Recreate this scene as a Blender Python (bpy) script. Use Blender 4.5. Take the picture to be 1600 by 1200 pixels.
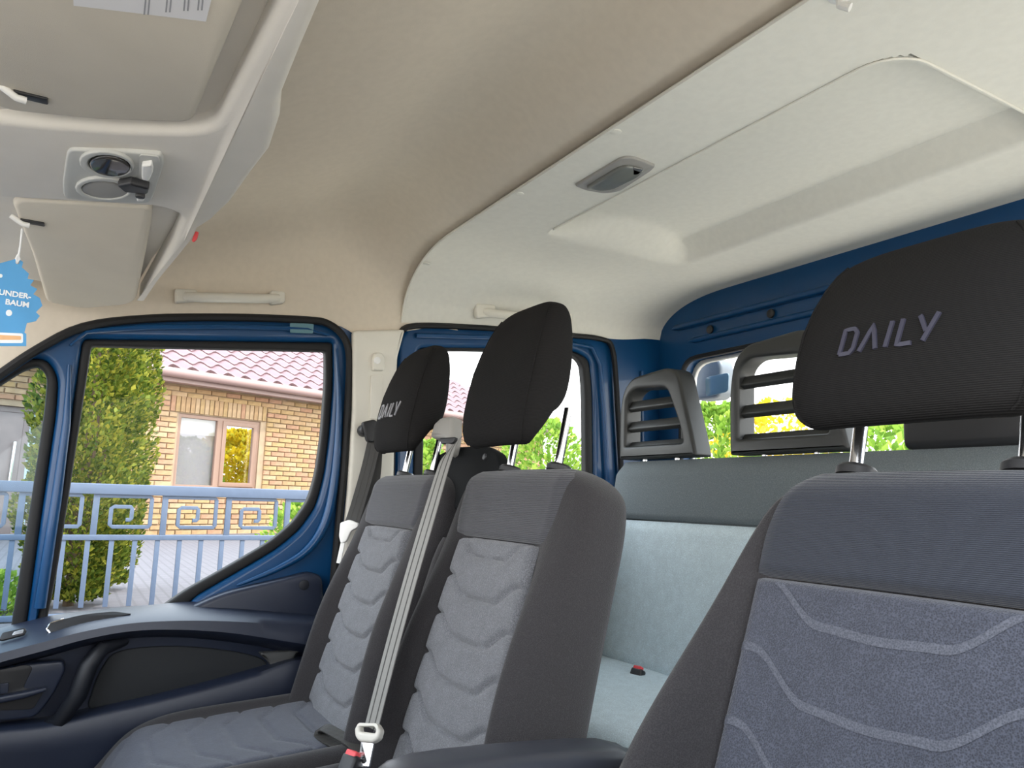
import bpy, bmesh, math, random
from mathutils import Vector as V, Matrix
from mathutils.geometry import tessellate_polygon
random.seed(7)
S = bpy.context.scene
for o in list(bpy.data.objects): bpy.data.objects.remove(o)
COL = S.collection

# ------------------------------------------------------------------ camera
F, CX, CY = 1200., 800., 600.          # focal length in pixels of the 1600x1200 frame
CAMLOC = V((0, 0, 1.03))
_ax, _ay, _s = -700., 160., .03
_vx = -(F*F + _ay*(_ay - _s*_ax)) / (_ax + _ay*_s); _vy = _ay + _s*(_vx - _ax)
_bX = -V((_ax, -_ay, -F)).normalized(); _bY = V((_vx, -_vy, -F)).normalized(); _bZ = _bX.cross(_bY)
RM = Matrix((_bX, _bY, _bZ))
cam = bpy.data.cameras.new('camera'); camo = bpy.data.objects.new('camera', cam); COL.objects.link(camo)
cam.sensor_width = 36; cam.lens = 36*F/1600; cam.clip_start = .02; cam.clip_end = 500
camo.matrix_world = Matrix.Translation(CAMLOC) @ RM.to_4x4()
S.camera = camo

# ------------------------------------------------------------------ sky, sun, exposure
w = bpy.data.worlds.new('sky'); S.world = w; w.use_nodes = True
nt = w.node_tree; nt.nodes.clear()
wo = nt.nodes.new('ShaderNodeOutputWorld'); bg = nt.nodes.new('ShaderNodeBackground')
tc = nt.nodes.new('ShaderNodeTexCoord'); sx = nt.nodes.new('ShaderNodeSeparateXYZ'); rp = nt.nodes.new('ShaderNodeValToRGB')
rp.color_ramp.elements[0].position = .0; rp.color_ramp.elements[0].color = (1, .985, .96, 1)
rp.color_ramp.elements[1].position = .8; rp.color_ramp.elements[1].color = (.74, .86, 1, 1)
nt.links.new(tc.outputs['Generated'], sx.inputs[0]); nt.links.new(sx.outputs['Z'], rp.inputs[0])
nt.links.new(rp.outputs[0], bg.inputs[0]); nt.links.new(bg.outputs[0], wo.inputs[0])
bg.inputs[1].default_value = 1.35
sun = bpy.data.lights.new('sun', 'SUN'); suno = bpy.data.objects.new('sun', sun); COL.objects.link(suno)
sun.energy = 1.1; sun.angle = math.radians(3); sun.color = (1, .95, .87)
suno.rotation_euler = V((.55, .25, .90)).to_track_quat('Z', 'Y').to_euler(); suno.location = (3, 2, 6)
vs = S.view_settings; vs.view_transform = 'Standard'; vs.look = 'None'; vs.gamma = 1; vs.use_curve_mapping = False
vs.exposure = 2.0

# ------------------------------------------------------------------ helpers
def ray(x, y): return RM @ V((x-CX, -(y-CY), -F))
class PL:                                   # a real plane in the cab or the yard
    def __init__(s, o, n, up=(0, 0, 1)):
        s.o = V(o); s.n = V(n).normalized(); up = V(up)
        if abs(s.n.dot(up.normalized())) > .95: up = V((0, 1, 0))
        s.b = (up - s.n*up.dot(s.n)).normalized(); s.a = s.b.cross(s.n)
    def p(s, x, y):
        r = ray(x, y); return CAMLOC + r*((s.o-CAMLOC).dot(s.n)/r.dot(s.n))
    def uv(s, x, y):
        d = s.p(x, y)-s.o; return (d.dot(s.a), d.dot(s.b))
    def w(s, p):
        d = V(p)-s.o; return (d.dot(s.a), d.dot(s.b))
    def fn(s, u, v, c=0): return s.o + s.a*u + s.b*v + s.n*c
    def off(s, d): return PL(s.o+s.n*d, s.n)
def PX(x): return PL((x, 0, 1), (1, 0, 0))
def PY(y): return PL((-1, y, 1), (0, -1, 0))
def PZ(z): return PL((-1, 0, z), (0, 0, -1))
def at(x, y, X=None, Y=None, Z=None):
    return (PX(X) if X is not None else PY(Y) if Y is not None else PZ(Z)).p(x, y)

def catmull(pts, n=6, closed=False):
    pts = [V(p) for p in pts]; out = []; N = len(pts)
    for i in range(N if closed else N-1):
        g = (lambda k: pts[k % N]) if closed else (lambda k: pts[max(0, min(N-1, k))])
        a, b, c, d = g(i-1), g(i), g(i+1), g(i+2)
        for k in range(n):
            t = k/n
            out.append(.5*((2*b)+(c-a)*t+(2*a-5*b+4*c-d)*t*t+(3*b-a-3*c+d)*t**3))
    if not closed: out.append(pts[-1])
    return out
def rounded(pts, r, n=5):                   # polygon with rounded corners; r a number or one per corner
    pts = [V(p) for p in pts]; N = len(pts); out = []
    for i, p in enumerate(pts):
        ri = r[i] if isinstance(r, (list, tuple)) else r
        a, b = pts[i-1]-p, pts[(i+1) % N]-p
        k = min(ri, a.length*.48, b.length*.48)
        if k < 1e-5: out.append(p); continue
        A, B = p+a.normalized()*k, p+b.normalized()*k
        for j in range(n+1):
            t = j/n; out.append((1-t)**2*A+2*t*(1-t)*p+t*t*B)
    return out
def interp(t, pts):
    if t <= pts[0][0]: return pts[0][1]
    for (a, b), (c, d) in zip(pts, pts[1:]):
        if t <= c: return b+(d-b)*(t-a)/(c-a)
    return pts[-1][1]
def sstep(a, b, x):
    t = max(0, min(1, (x-a)/(b-a))); return t*t*(3-2*t)

def tag(o, label=None, cat=None, group=None, kind=None):
    if label: o['label'] = label
    if cat: o['category'] = cat
    if group: o['group'] = group
    if kind: o['kind'] = kind
    return o
def wloc(o):
    l = V((0, 0, 0))
    while o: l = l+o.location; o = o.parent
    return l
def empty(name, loc, parent=None):
    o = bpy.data.objects.new(name, None); o.empty_display_size = .05; COL.objects.link(o)
    o.location = V(loc)-(wloc(parent) if parent else V((0, 0, 0)))
    if parent: o.parent = parent
    return o
def link(name, me, mat, parent=None, smooth=True, sub=0, ang=38):
    if mat: me.materials.append(mat)
    c = V((0, 0, 0))
    if len(me.vertices):
        co = [v.co for v in me.vertices]
        c = V([(min(p[i] for p in co)+max(p[i] for p in co))/2 for i in range(3)])
        me.transform(Matrix.Translation(-c))
    if smooth:
        for p in me.polygons: p.use_smooth = True
        if not sub: me.set_sharp_from_angle(angle=math.radians(ang))
    o = bpy.data.objects.new(name, me); COL.objects.link(o)
    o.location = c-(wloc(parent) if parent else V((0, 0, 0)))
    if parent: o.parent = parent
    if sub:
        m = o.modifiers.new('sub', 'SUBSURF'); m.levels = sub; m.render_levels = sub
    return o
def mk(name, verts, faces, mat, parent=None, smooth=True, sub=0, fix=True, ang=38):
    me = bpy.data.meshes.new(name); me.from_pydata([tuple(v) for v in verts], [], faces)
    if fix:
        bm = bmesh.new(); bm.from_mesh(me); bmesh.ops.remove_doubles(bm, verts=bm.verts, dist=1e-6)
        bmesh.ops.recalc_face_normals(bm, faces=bm.faces); bm.to_mesh(me); bm.free()
    return link(name, me, mat, parent, smooth, sub, ang)
def grid(rows, cu=False, cv=False):
    n, m = len(rows), len(rows[0]); vs_ = [p for r in rows for p in r]; fs = []
    for i in range(n if cu else n-1):
        for j in range(m if cv else m-1):
            a, b = i, (i+1) % n; c, d = j, (j+1) % m
            fs.append((a*m+c, a*m+d, b*m+d, b*m+c))
    return vs_, fs
def loft(name, rows, mat, parent=None, sub=0, thick=0, cv=False, cu=False, ends=False, **k):
    v, f = grid(rows, cu, cv)
    if ends:
        m = len(rows[0]); f += [tuple(range(m))[::-1], tuple(range((len(rows)-1)*m, len(rows)*m))]
    o = mk(name, v, f, mat, parent, sub=sub, **k)
    if thick:
        md = o.modifiers.new('solid', 'SOLIDIFY'); md.thickness = thick; md.offset = -1
    return o
def area2(l): return sum(a[0]*b[1]-b[0]*a[1] for a, b in zip(l, l[1:]+l[:1]))/2
def plate_geo(loops, fn, t, bev=0, seg=3):
    """flat piece with holes and rounded front edges. loops[0] outline, others holes; front at c=t, back at c=0"""
    L = []
    for i, l in enumerate(loops):
        l = [V((p[0], p[1])) for p in l]
        l = [p for j, p in enumerate(l) if (p-l[j-1]).length > 1e-6]
        if (area2(l) > 0) != (i == 0): l = l[::-1]
        L.append(l)
    vs_, fs = [], []; fronts, backs = [], []
    for l in L:
        N = len(l); nr = []
        for i in range(N):
            e1, e2 = (l[i]-l[i-1]).normalized(), (l[(i+1) % N]-l[i]).normalized()
            n = V((-e1.y-e2.y, e1.x+e2.x)); n = n.normalized() if n.length > 1e-6 else V((-e1.y, e1.x))
            nr.append(n/max(.5, n.dot(V((-e1.y, e1.x)))))
        rings = [(0, 0)]
        if bev > 0:
            for k in range(seg+1):
                a = math.pi/2*k/seg; rings.append((bev*(1-math.cos(a)), t-bev+bev*math.sin(a)))
        else: rings.append((0, t))
        base = len(vs_)
        for ins, c in rings:
            for p, n in zip(l, nr): q = p+n*ins; vs_.append(fn(q.x, q.y, c))
        for r in range(len(rings)-1):
            for i in range(N):
                j = (i+1) % N; a = base+r*N; b = a+N
                fs.append((a+i, a+j, b+j, b+i))
        fronts.append((base+(len(rings)-1)*N, [p+n*rings[-1][0] for p, n in zip(l, nr)])); backs.append((base, l))
    for grp, fl in ((fronts, False), (backs, True)):
        idx = [b+i for b, l in grp for i in range(len(l))]
        for tri in tessellate_polygon([[V((p.x, p.y, 0)) for p in l] for b, l in grp]):
            f = tuple(idx[i] for i in tri); fs.append(f[::-1] if fl else f)
    return vs_, fs
def plate(name, pl, outer, holes, t, mat, parent=None, bev=0, seg=3, world=False, **k):
    """outer/holes: pixel outlines on the plane pl (or (u,v) pairs of it with world=True)"""
    cv = (lambda l: [tuple(p[:2]) for p in l]) if world else (lambda l: [pl.uv(p[0], p[1]) for p in l])
    v, f = plate_geo([cv(outer)]+[cv(h) for h in holes], pl.fn, t, bev, seg)
    return mk(name, v, f, mat, parent, **k)
def sweep(name, path, rad, mat, parent=None, closed=False, n=8, sec=None, up=None, **k):
    """tube (rad number or list) or any section [(a,b)] along a path; up keeps a ribbon's face turned"""
    path = [V(p) for p in path]; N = len(path); T = []
    for i in range(N):
        a = path[(i+1) % N] if closed or i < N-1 else path[i]; b = path[i-1] if closed or i > 0 else path[i]
        T.append((a-b).normalized())
    rows = []; nrm = V(up) if up is not None else (V((0, 0, 1)) if abs(T[0].z) < .9 else V((1, 0, 0)))
    for i in range(N):
        ref = V(up[i]) if isinstance(up, list) else (V(up) if up is not None else nrm)
        nn = (ref-T[i]*ref.dot(T[i])).normalized(); bb = T[i].cross(nn); nrm = nn
        r = rad[i] if isinstance(rad, (list, tuple)) else rad
        if sec: rows.append([path[i]+bb*a*r+nn*b*r for a, b in sec])
        else: rows.append([path[i]+bb*(r*math.cos(2*math.pi*j/n))+nn*(r*math.sin(2*math.pi*j/n)) for j in range(n)])
    return loft(name, rows, mat, parent, cv=True, cu=closed, ends=not closed, **k)
def rsec(a, b, r):                           # rounded rectangle section
    return [tuple(p) for p in rounded([V((-a/2, -b/2)), V((a/2, -b/2)), V((a/2, b/2)), V((-a/2, b/2))], r, 3)]
def rbox(name, c, size, mat, parent=None, bev=.004, rot=None, seg=3, taper=None, **k):
    bm = bmesh.new(); bmesh.ops.create_cube(bm, size=1)
    for v in bm.verts:
        if taper and v.co.z > 0: v.co.x *= taper; v.co.y *= taper
        v.co = V((v.co.x*size[0], v.co.y*size[1], v.co.z*size[2]))
    if bev: bmesh.ops.bevel(bm, geom=bm.edges[:], offset=min(bev, min(size)*.45), segments=seg, affect='EDGES', profile=.5)
    M_ = Matrix.Translation(V(c)) @ (rot.to_4x4() if rot else Matrix.Identity(4))
    bm.transform(M_); me = bpy.data.meshes.new(name); bm.to_mesh(me); bm.free()
    return link(name, me, mat, parent, **k)
def disc(name, c, axis, r, h, mat, parent=None, bev=.0, n=24, prof=None, **k):
    """lathe: prof [(radius, height)] along axis from c"""
    ax = V(axis).normalized(); t = V((0, 0, 1)) if abs(ax.z) < .9 else V((1, 0, 0)); a = ax.cross(t).normalized(); b = ax.cross(a)
    prof = prof or [(0, 0), (r, 0), (r, h-bev), (r-bev*.3, h-bev*.3), (r-bev, h), (0, h)]
    rows = [[V(c)+ax*z+(a*math.cos(2*math.pi*j/n)+b*math.sin(2*math.pi*j/n))*rr for j in range(n)] for rr, z in prof]
    return loft(name, rows, mat, parent, cv=True, **k)
def textmesh(name, s, pl, u, v, size, mat, parent=None, flip=False, rot=0, align='CENTER', depth=.0008, bold=0):
    cu = bpy.data.curves.new(name, 'FONT'); cu.body = s; cu.size = size; cu.align_x = align; cu.extrude = depth/2; cu.offset = bold
    ob = bpy.data.objects.new(name, cu); COL.objects.link(ob)
    bpy.context.view_layer.update()
    me = bpy.data.meshes.new_from_object(ob); bpy.data.objects.remove(ob)
    c, s_ = math.cos(rot), math.sin(rot)
    for vt in me.vertices:
        x, y, z = vt.co
        if flip: x = -x
        vt.co = pl.fn(u+x*c-y*s_, v+x*s_+y*c, z+depth)
    return link(name, me, mat, parent, smooth=False)

# ------------------------------------------------------------------ materials
def M(name, col, rough=.5, metal=0., var=0., vs_=12., bump=0., bs=300., spec=.5, coat=0., weave=None, col2=None, tr=0., sheen=0., trans=0.):
    m = bpy.data.materials.new(name); m.use_nodes = True; n = m.node_tree; b = n.nodes['Principled BSDF']
    b.inputs['Base Color'].default_value = (*col, 1); b.inputs['Roughness'].default_value = rough; b.inputs['Metallic'].default_value = metal
    b.inputs['Specular IOR Level'].default_value = spec; b.inputs['Coat Weight'].default_value = coat; b.inputs['Coat Roughness'].default_value = .05
    b.inputs['Sheen Weight'].default_value = sheen; b.inputs['Transmission Weight'].default_value = trans
    t = n.nodes.new('ShaderNodeTexCoord')
    def noise(sc, det=4):
        x = n.nodes.new('ShaderNodeTexNoise'); x.inputs['Scale'].default_value = sc; x.inputs['Detail'].default_value = det
        n.links.new(t.outputs['Object'], x.inputs['Vector']); return x
    src = None
    if var or col2:
        x = noise(vs_); r = n.nodes.new('ShaderNodeValToRGB')
        c2 = col2 or tuple(min(1, c*(1+var)) for c in col); c1 = col if col2 else tuple(c*(1-var) for c in col)
        r.color_ramp.elements[0].color = (*c1, 1); r.color_ramp.elements[1].color = (*c2, 1)
        r.color_ramp.elements[0].position = .35; r.color_ramp.elements[1].position = .65
        n.links.new(x.outputs['Fac'], r.inputs[0]); n.links.new(r.outputs[0], b.inputs['Base Color']); src = r
    hsrc = None
    if weave:
        # woven cloth: fine threads lighten and darken the colour and raise the surface
        kind, sc, amt = weave
        if kind == 'rib':
            x = n.nodes.new('ShaderNodeTexWave'); x.wave_type = 'BANDS'; x.bands_direction = 'Z'; x.inputs['Scale'].default_value = sc; x.inputs['Distortion'].default_value = 1.2
            x.inputs['Detail'].default_value = 2; x.inputs['Detail Scale'].default_value = 3
            n.links.new(t.outputs['Object'], x.inputs['Vector']); h = x.outputs['Fac']
        else:
            x = n.nodes.new('ShaderNodeTexVoronoi'); x.inputs['Scale'].default_value = sc; n.links.new(t.outputs['Object'], x.inputs['Vector']); h = x.outputs['Distance']
        mx = n.nodes.new('ShaderNodeMix'); mx.data_type = 'RGBA'; mx.blend_type = 'MULTIPLY'; mx.inputs[0].default_value = 1
        r2 = n.nodes.new('ShaderNodeValToRGB'); r2.color_ramp.elements[0].color = (1-amt, 1-amt, 1-amt, 1); r2.color_ramp.elements[1].color = (1+amt, 1+amt, 1+amt, 1)
        r2.color_ramp.elements[1].position = .8
        n.links.new(h, r2.inputs[0]); n.links.new(r2.outputs[0], mx.inputs[7])
        if src: n.links.new(src.outputs[0], mx.inputs[6])
        else: mx.inputs[6].default_value = (*col, 1)
        n.links.new(mx.outputs[2], b.inputs['Base Color']); hsrc = h
    if bump:
        bp = n.nodes.new('ShaderNodeBump'); bp.inputs['Strength'].default_value = bump; bp.inputs['Distance'].default_value = .002
        n.links.new(hsrc if hsrc else noise(bs).outputs['Fac'], bp.inputs['Height']); n.links.new(bp.outputs[0], b.inputs['Normal'])
    return m
def glassmat(name, tint=(1, 1, 1), refl=.06, rough=0.):
    m = bpy.data.materials.new(name); m.use_nodes = True; n = m.node_tree; n.nodes.clear()
    o = n.nodes.new('ShaderNodeOutputMaterial'); mx = n.nodes.new('ShaderNodeMixShader'); t = n.nodes.new('ShaderNodeBsdfTransparent'); g = n.nodes.new('ShaderNodeBsdfGlossy')
    t.inputs[0].default_value = (*tint, 1); g.inputs['Roughness'].default_value = rough; mx.inputs[0].default_value = refl
    n.links.new(t.outputs[0], mx.inputs[1]); n.links.new(g.outputs[0], mx.inputs[2]); n.links.new(mx.outputs[0], o.inputs[0]); return m
def leafmat(name, c1, c2, c3):
    m = bpy.data.materials.new(name); m.use_nodes = True; n = m.node_tree; b = n.nodes['Principled BSDF']
    g = n.nodes.new('ShaderNodeNewGeometry'); r = n.nodes.new('ShaderNodeValToRGB')
    r.color_ramp.elements[0].color = (*c1, 1); r.color_ramp.elements[1].color = (*c3, 1); e = r.color_ramp.elements.new(.55); e.color = (*c2, 1)
    n.links.new(g.outputs['Random Per Island'], r.inputs[0]); n.links.new(r.outputs[0], b.inputs['Base Color'])
    b.inputs['Roughness'].default_value = .6; b.inputs['Specular IOR Level'].default_value = .2
    t = n.nodes.new('ShaderNodeBsdfTranslucent'); mx = n.nodes.new('ShaderNodeMixShader'); mx.inputs[0].default_value = .35
    o = n.nodes['Material Output']; n.links.new(r.outputs[0], t.inputs[0]); n.links.new(b.outputs[0], mx.inputs[1]); n.links.new(t.outputs[0], mx.inputs[2]); n.links.new(mx.outputs[0], o.inputs[0])
    return m
LINER = M('headliner felt', (.69, .615, .51), .95, var=.02, vs_=60, bump=.1, bs=500, spec=.1)
LINER2 = M('rear headliner felt', (.73, .715, .65), .95, var=.02, vs_=60, bump=.1, bs=500, spec=.1)
CONS = M('beige grained plastic', (.76, .72, .655), .6, var=.02, bump=.12, bs=900, spec=.3)
VISOR = M('beige visor vinyl', (.68, .62, .52), .7, var=.02, bump=.15, bs=900, spec=.3)
CREAM = M('cream pillar plastic', (.72, .69, .61), .55, var=.02, bump=.08, bs=800, spec=.35)
GREYPL = M('light grey plastic', (.55, .55, .52), .45, spec=.4)
DGREYPL = M('warm grey plastic', (.33, .32, .30), .5, spec=.4)
WHITEPL = M('white plastic', (.82, .81, .78), .4)
BLUE = M('blue car paint', (.002, .052, .155), .38, var=.06, vs_=5, spec=.35, coat=.25)
BLACKR = M('black rubber', (.012, .012, .013), .6, bump=.1, bs=400, spec=.35)
MATTE = M('matt black plastic', (.010, .011, .012), .85, bump=.1, bs=900, spec=.15)
BLACKP = M('black plastic', (.017, .017, .019), .45, bump=.1, bs=900)
NAVY = M('dark slate door plastic', (.016, .022, .042), .38, var=.05, bump=.12, bs=1200, spec=.55)
NAVY2 = M('darker door plastic', (.010, .012, .018), .5, bump=.12, bs=1200)
SEATB = M('charcoal seat bolster cloth', (.034, .032, .034), .92, weave=('cell', 700, .35), bump=.35, spec=.15, sheen=.15)
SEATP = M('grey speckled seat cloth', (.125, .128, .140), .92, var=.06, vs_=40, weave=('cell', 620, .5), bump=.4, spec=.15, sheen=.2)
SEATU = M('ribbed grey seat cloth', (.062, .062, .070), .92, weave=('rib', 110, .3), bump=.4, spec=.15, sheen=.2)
SEATPD = M('blue grey speckled seat cloth darkened for shade', (.050, .054, .071), .92, var=.06, vs_=40, weave=('cell', 620, .5), bump=.4, spec=.15, sheen=.2)  # same speckled cloth, darkened to stand in for shade
SEATUD = M('ribbed blue grey seat cloth darkened for shade', (.031, .035, .047), .92, weave=('rib', 190, .3), bump=.4, spec=.15, sheen=.2)  # same ribbed cloth, darkened for the dimmer driver seat
STRIPE = M('light woven stripe', (.085, .09, .11), .9, weave=('cell', 620, .35), bump=.3, spec=.15)
HEADC = M('black headrest cloth', (.015, .0145, .0145), .95, weave=('rib', 160, .3), bump=.3, spec=.1)
THREAD = M('light embroidery thread', (.30, .30, .32), .7)
THREAD2 = M('violet grey embroidery thread', (.042, .042, .066), .5)
REARC = M('pale blue grey bench cloth', (.56, .65, .69), .95, var=.04, vs_=40, weave=('cell', 500, .22), bump=.25, spec=.1)
REARC2 = M('slate bench cloth', (.145, .165, .175), .95, weave=('cell', 500, .25), bump=.25, spec=.1)
LOUV = M('dark grey headrest plastic', (.030, .031, .030), .42, bump=.15, bs=900, spec=.5)
CHROME = M('polished steel', (.75, .75, .76), .15, 1.)
BELT = M('grey belt webbing', (.25, .245, .23), .55, weave=('rib', 260, .25), bump=.3, spec=.4)
BELTD = M('dark belt webbing', (.045, .043, .040), .5, weave=('rib', 260, .25), bump=.3, spec=.4)
RED = M('red plastic', (.75, .06, .07), .4)
DARKGL = M('dark lamp lens', (.05, .045, .04), .1, spec=.8)
LENS = M('clear lamp lens', (.17, .18, .165), .15, spec=.8)
GLASS = glassmat('clear window glass', (.98, .99, .985), .003)
QGLASS = glassmat('tinted quarter glass', (.72, .80, .84), .02)
PAPER = M('white paper label', (.80, .79, .80), .8)
INK = M('grey print', (.36, .36, .38), .8)
CARD = M('blue cardboard', (.10, .36, .68), .7, var=.05)
STRING = M('white cord', (.85, .85, .85), .8)
PRINTW = M('white print', (.9, .93, .95), .7)
ORANGE = M('orange print', (.85, .5, .25), .7)
FLOORM = M('black rubber floor mat', (.014, .014, .016), .8, bump=.4, bs=250)
PAINTG = M('grey blue fence paint', (.085, .112, .168), .45, var=.05, vs_=30)
ROOFM = M('burgundy metal roof tile', (.17, .098, .103), .5, var=.10, vs_=2, spec=.5)
GUTTER = M('brown gutter metal', (.30, .20, .185), .4)
SOFF = M('pinkish brown soffit', (.55, .38, .34), .6)
MORTAR = M('pale mortar', (.36, .26, .17), .95, var=.1, vs_=8)
BRICKS = [M('sand brick', (.36, .225, .115), .9, var=.14, vs_=14, bump=.3, bs=60), M('cream brick', (.40, .27, .155), .9, var=.12, vs_=14, bump=.3, bs=60),
          M('terracotta brick', (.36, .20, .12), .9, var=.15, vs_=14, bump=.3, bs=60), M('ochre brick', (.36, .235, .11), .9, var=.15, vs_=14, bump=.3, bs=60)]
BROWN = M('brown window frame', (.27, .165, .12), .5)
BLIND = M('lilac grey roller blind', (.36, .33, .36), .9)
MIRROR = glassmat('house window glass', (.55, .5, .4), .62)
DOORB = M('brown grey entrance door', (.20, .15, .14), .4, var=.08, vs_=6)
PAVE = M('pale lilac paving', (.36, .335, .36), .9, bump=.5, bs=40)
_n = PAVE.node_tree; _b = _n.nodes.new('ShaderNodeTexBrick'); _t = _n.nodes.new('ShaderNodeTexCoord')
_b.inputs['Scale'].default_value = 3.5; _b.inputs['Color1'].default_value = (.13, .12, .132, 1); _b.inputs['Color2'].default_value = (.118, .108, .12, 1); _b.inputs['Mortar'].default_value = (.10, .092, .10, 1); _b.inputs['Mortar Size'].default_value = .03
_n.links.new(_t.outputs['Object'], _b.inputs['Vector']); _n.links.new(_b.outputs['Color'], _n.nodes['Principled BSDF'].inputs['Base Color'])
GRASS = leafmat('grass blades', (.10, .20, .03), (.20, .32, .05), (.40, .42, .10))
SOIL = M('soil', (.12, .09, .06), 1.)
ASPH = M('sandy paving paled for bounce light', (.56, .49, .40), .95, bump=.4, bs=80)  # unseen street, made pale to bounce light up to the ceiling
BARK = M('brown bark', (.12, .08, .05), .95, bump=.5, bs=40)
THUJA = leafmat('thuja green', (.04, .075, .01), (.15, .195, .024), (.37, .34, .045))
HEDGE = leafmat('hedge green', (.12, .24, .03), (.26, .42, .06), (.45, .55, .10))
YELLOW = leafmat('yellow leaves', (.55, .40, .02), (.75, .58, .03), (.55, .55, .08))
CONC = M('grey concrete', (.42, .41, .40), .95, var=.08, bump=.3, bs=30)

XD = -2.05                                   # inner face of the passenger side
XC = -1.10                                   # middle of the cab
# ------------------------------------------------------------------ cab shell
fl = rbox('floor', (-1.1, .85, -.06), (2.1, 2.4, .1), FLOORM, bev=.01); tag(fl, 'black rubber covered van floor under the seats', 'floor', kind='structure')

ZH = [(-.45, .95), (-.149, 1.274), (-.083, 1.341), (.0, 1.405), (.136, 1.443), (.329, 1.475), (.527, 1.497), (.62, 1.495), (.70, 1.455), (.765, 1.49), (.9, 1.53)]
ZC = [(-.45, 1.58), (-.1, 1.63), (.2, 1.685), (.4, 1.745), (.50, 1.780), (.56, 1.806), (.61, 1.812), (.66, 1.798), (.80, 1.7075), (.84, 1.72), (1.0, 1.75)]
def smooth_i(t, pts, h=.03): return sum(interp(t+h*k/2, pts) for k in (-2, -1, 0, 1, 2))/5
rows = []
for i in range(73):
    y = -.45+1.43*i/72; zh, zc = smooth_i(y, ZH, .02), smooth_i(y, ZC)
    r = min(.14, (zc-zh)*.65); half = [V((XD, y, zh)), V((XD, y, zh+(zc-r-zh)*.5))]
    for k in range(9):
        a = math.pi/2*k/8; half.append(V((XD+r*1.6*(1-math.cos(a)), y, zc-r+r*math.sin(a))))
    for k in range(1, 6): half.append(V((XD+r*1.6+(XC-XD-r*1.6)*k/6, y, zc+.006*math.sin(k/6*math.pi/2))))
    rows.append(half+[V((XC, y, zc+.006))]+[V((2*XC-p.x, p.y, p.z)) for p in half[::-1]])
o = loft('ceiling', rows, LINER); tag(o, 'beige felt front headliner curving down to the doors', 'headliner', kind='structure')

def rearz(x, y):
    xx = x if x < XC else 2*XC-x
    z = 1.707
    # pressed panel: crisp front and right edges, steep rear wall, soft left side
    hx, hy, r = .50, .235, .07; dx_, dy_ = x+1.13, y-1.235; px, py = abs(dx_)-hx+r, abs(dy_)-hy+r
    sd = math.hypot(max(px, 0), max(py, 0))+min(max(px, py), 0)-r
    tY = 1/(1+math.exp(-max(-30, min(30, (py-px)*60))))
    wd_ = (.006 if dy_ < 0 else .045)*tY+(.15 if dx_ < 0 else .006)*(1-tY)
    z += .054*sstep(0, 1, -sd/wd_)
    k = sstep(-1.95, -1.58, xx)
    if y > 1.44: z -= .010*k*sstep(1.450, 1.56, y)
    if y > 1.57: z += (.010*k+.014)*sstep(1.57, 1.77, y)
    if xx < -1.70:
        t = min(1, (-1.70-xx)/.35); z -= interp(y, [(.8, .178), (1.086, .156), (1.36, .139), (1.7, .118)])*(1-math.sqrt(max(0, 1-t**2.6)))
    return z
ys = [.800+.012*i for i in range(17)]+[.996+.0035*i for i in range(8)]+[1.03+.03*i for i in range(14)]+[1.445+.008*i for i in range(16)]+[1.58+.012*i for i in range(17)]
xs = [-2.05+.01*i for i in range(140)]+[-.65+.005*i for i in range(8)]+[-.61+.02*i for i in range(24)]
rows = [[V((x, y, rearz(x, y))) for x in xs] for y in ys]
o = loft('ceiling_rear', rows, LINER2); tag(o, 'pale felt rear headliner with a large pressed panel', 'headliner', kind='structure')
cont = [(-1.56, 1.0), (-1.1, 1.0), (-.70, 1.0)]+[(-.70+.07*math.sin(t), 1.07-.07*math.cos(t)) for t in (.26, .52, .78, 1.05, 1.31, 1.57)]+[(-.63, 1.2), (-.63, 1.42)]
sweep('panel_bead', [V((x, y, 1.7055)) for x, y in cont], .0026, LINER2, o, n=6)  # bead added to give the panel edge a bright line and shadow
edge = sweep('headliner_edge', [V((x, .800, rearz(x, .8)-.001)) for x in xs], .0042, LINER2, o, n=6)
# rear wall with its window opening
pr = PY(1.77)
win = rounded([(-1.945-0+1, .145), (-.30+1, .145), (-.30+1, .515), (-1.935+1, .515)], [.03, .03, .06, .07])
win = [pr.w((p.x-1, 1.77, p.y+1)) for p in win]
outer = [pr.w(p) for p in ((-2.12, 1.77, -.05), (-.08, 1.77, -.05), (-.08, 1.77, 1.80), (-2.12, 1.77, 1.80))]
wb = plate('wall_back', pr.off(-.05), outer, [win], .05, BLUE, bev=.012, world=True)
tag(wb, 'blue painted steel rear cab wall around the back window', 'wall', kind='structure')
for z, h, x0 in ((1.628, .016, -1.98), (1.572, .01, -1.90)):
    sweep('pressed_ridge', [V((x0, 1.764, z)), V((x0+.03, 1.764, z)), V((-.3, 1.764, z)), V((-.27, 1.764, z))], [.1, 1, 1, .1], BLUE, wb, sec=rsec(h*2.2, .018, .008))
for x, y in ((1110, 515), (1205, 490)):
    p = at(x, y, Y=1.765); disc('plug', p, (0, -1, 0), .014, .006, BLACKP, wb, bev=.003)
wf = empty('window_1', (-1.1, 1.80, 1.15)); tag(wf, 'back window of the cab looking out on trees', 'window', kind='structure')
pts = [pr.fn(*p) for p in win]
sweep('gasket', [p+V((0, .0, 0)) for p in pts], .009, BLACKR, wf, closed=True, n=8)
def inset(l, d):
    c = V((sum(p[0] for p in l)/len(l), sum(p[1] for p in l)/len(l)))
    return [(p[0]-math.copysign(d, p[0]-c.x), p[1]-math.copysign(d, p[1]-c.y)) for p in l]
plate('frame', pr.off(-.052), win, [inset(win, .014)], .012, GREYPL, wf, bev=.004, world=True)  # light grey stands in for an outer frame edge lit by the sky
plate('pane', pr.off(-.054), inset(win, .004), [], .004, GLASS, wf, world=True)

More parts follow.
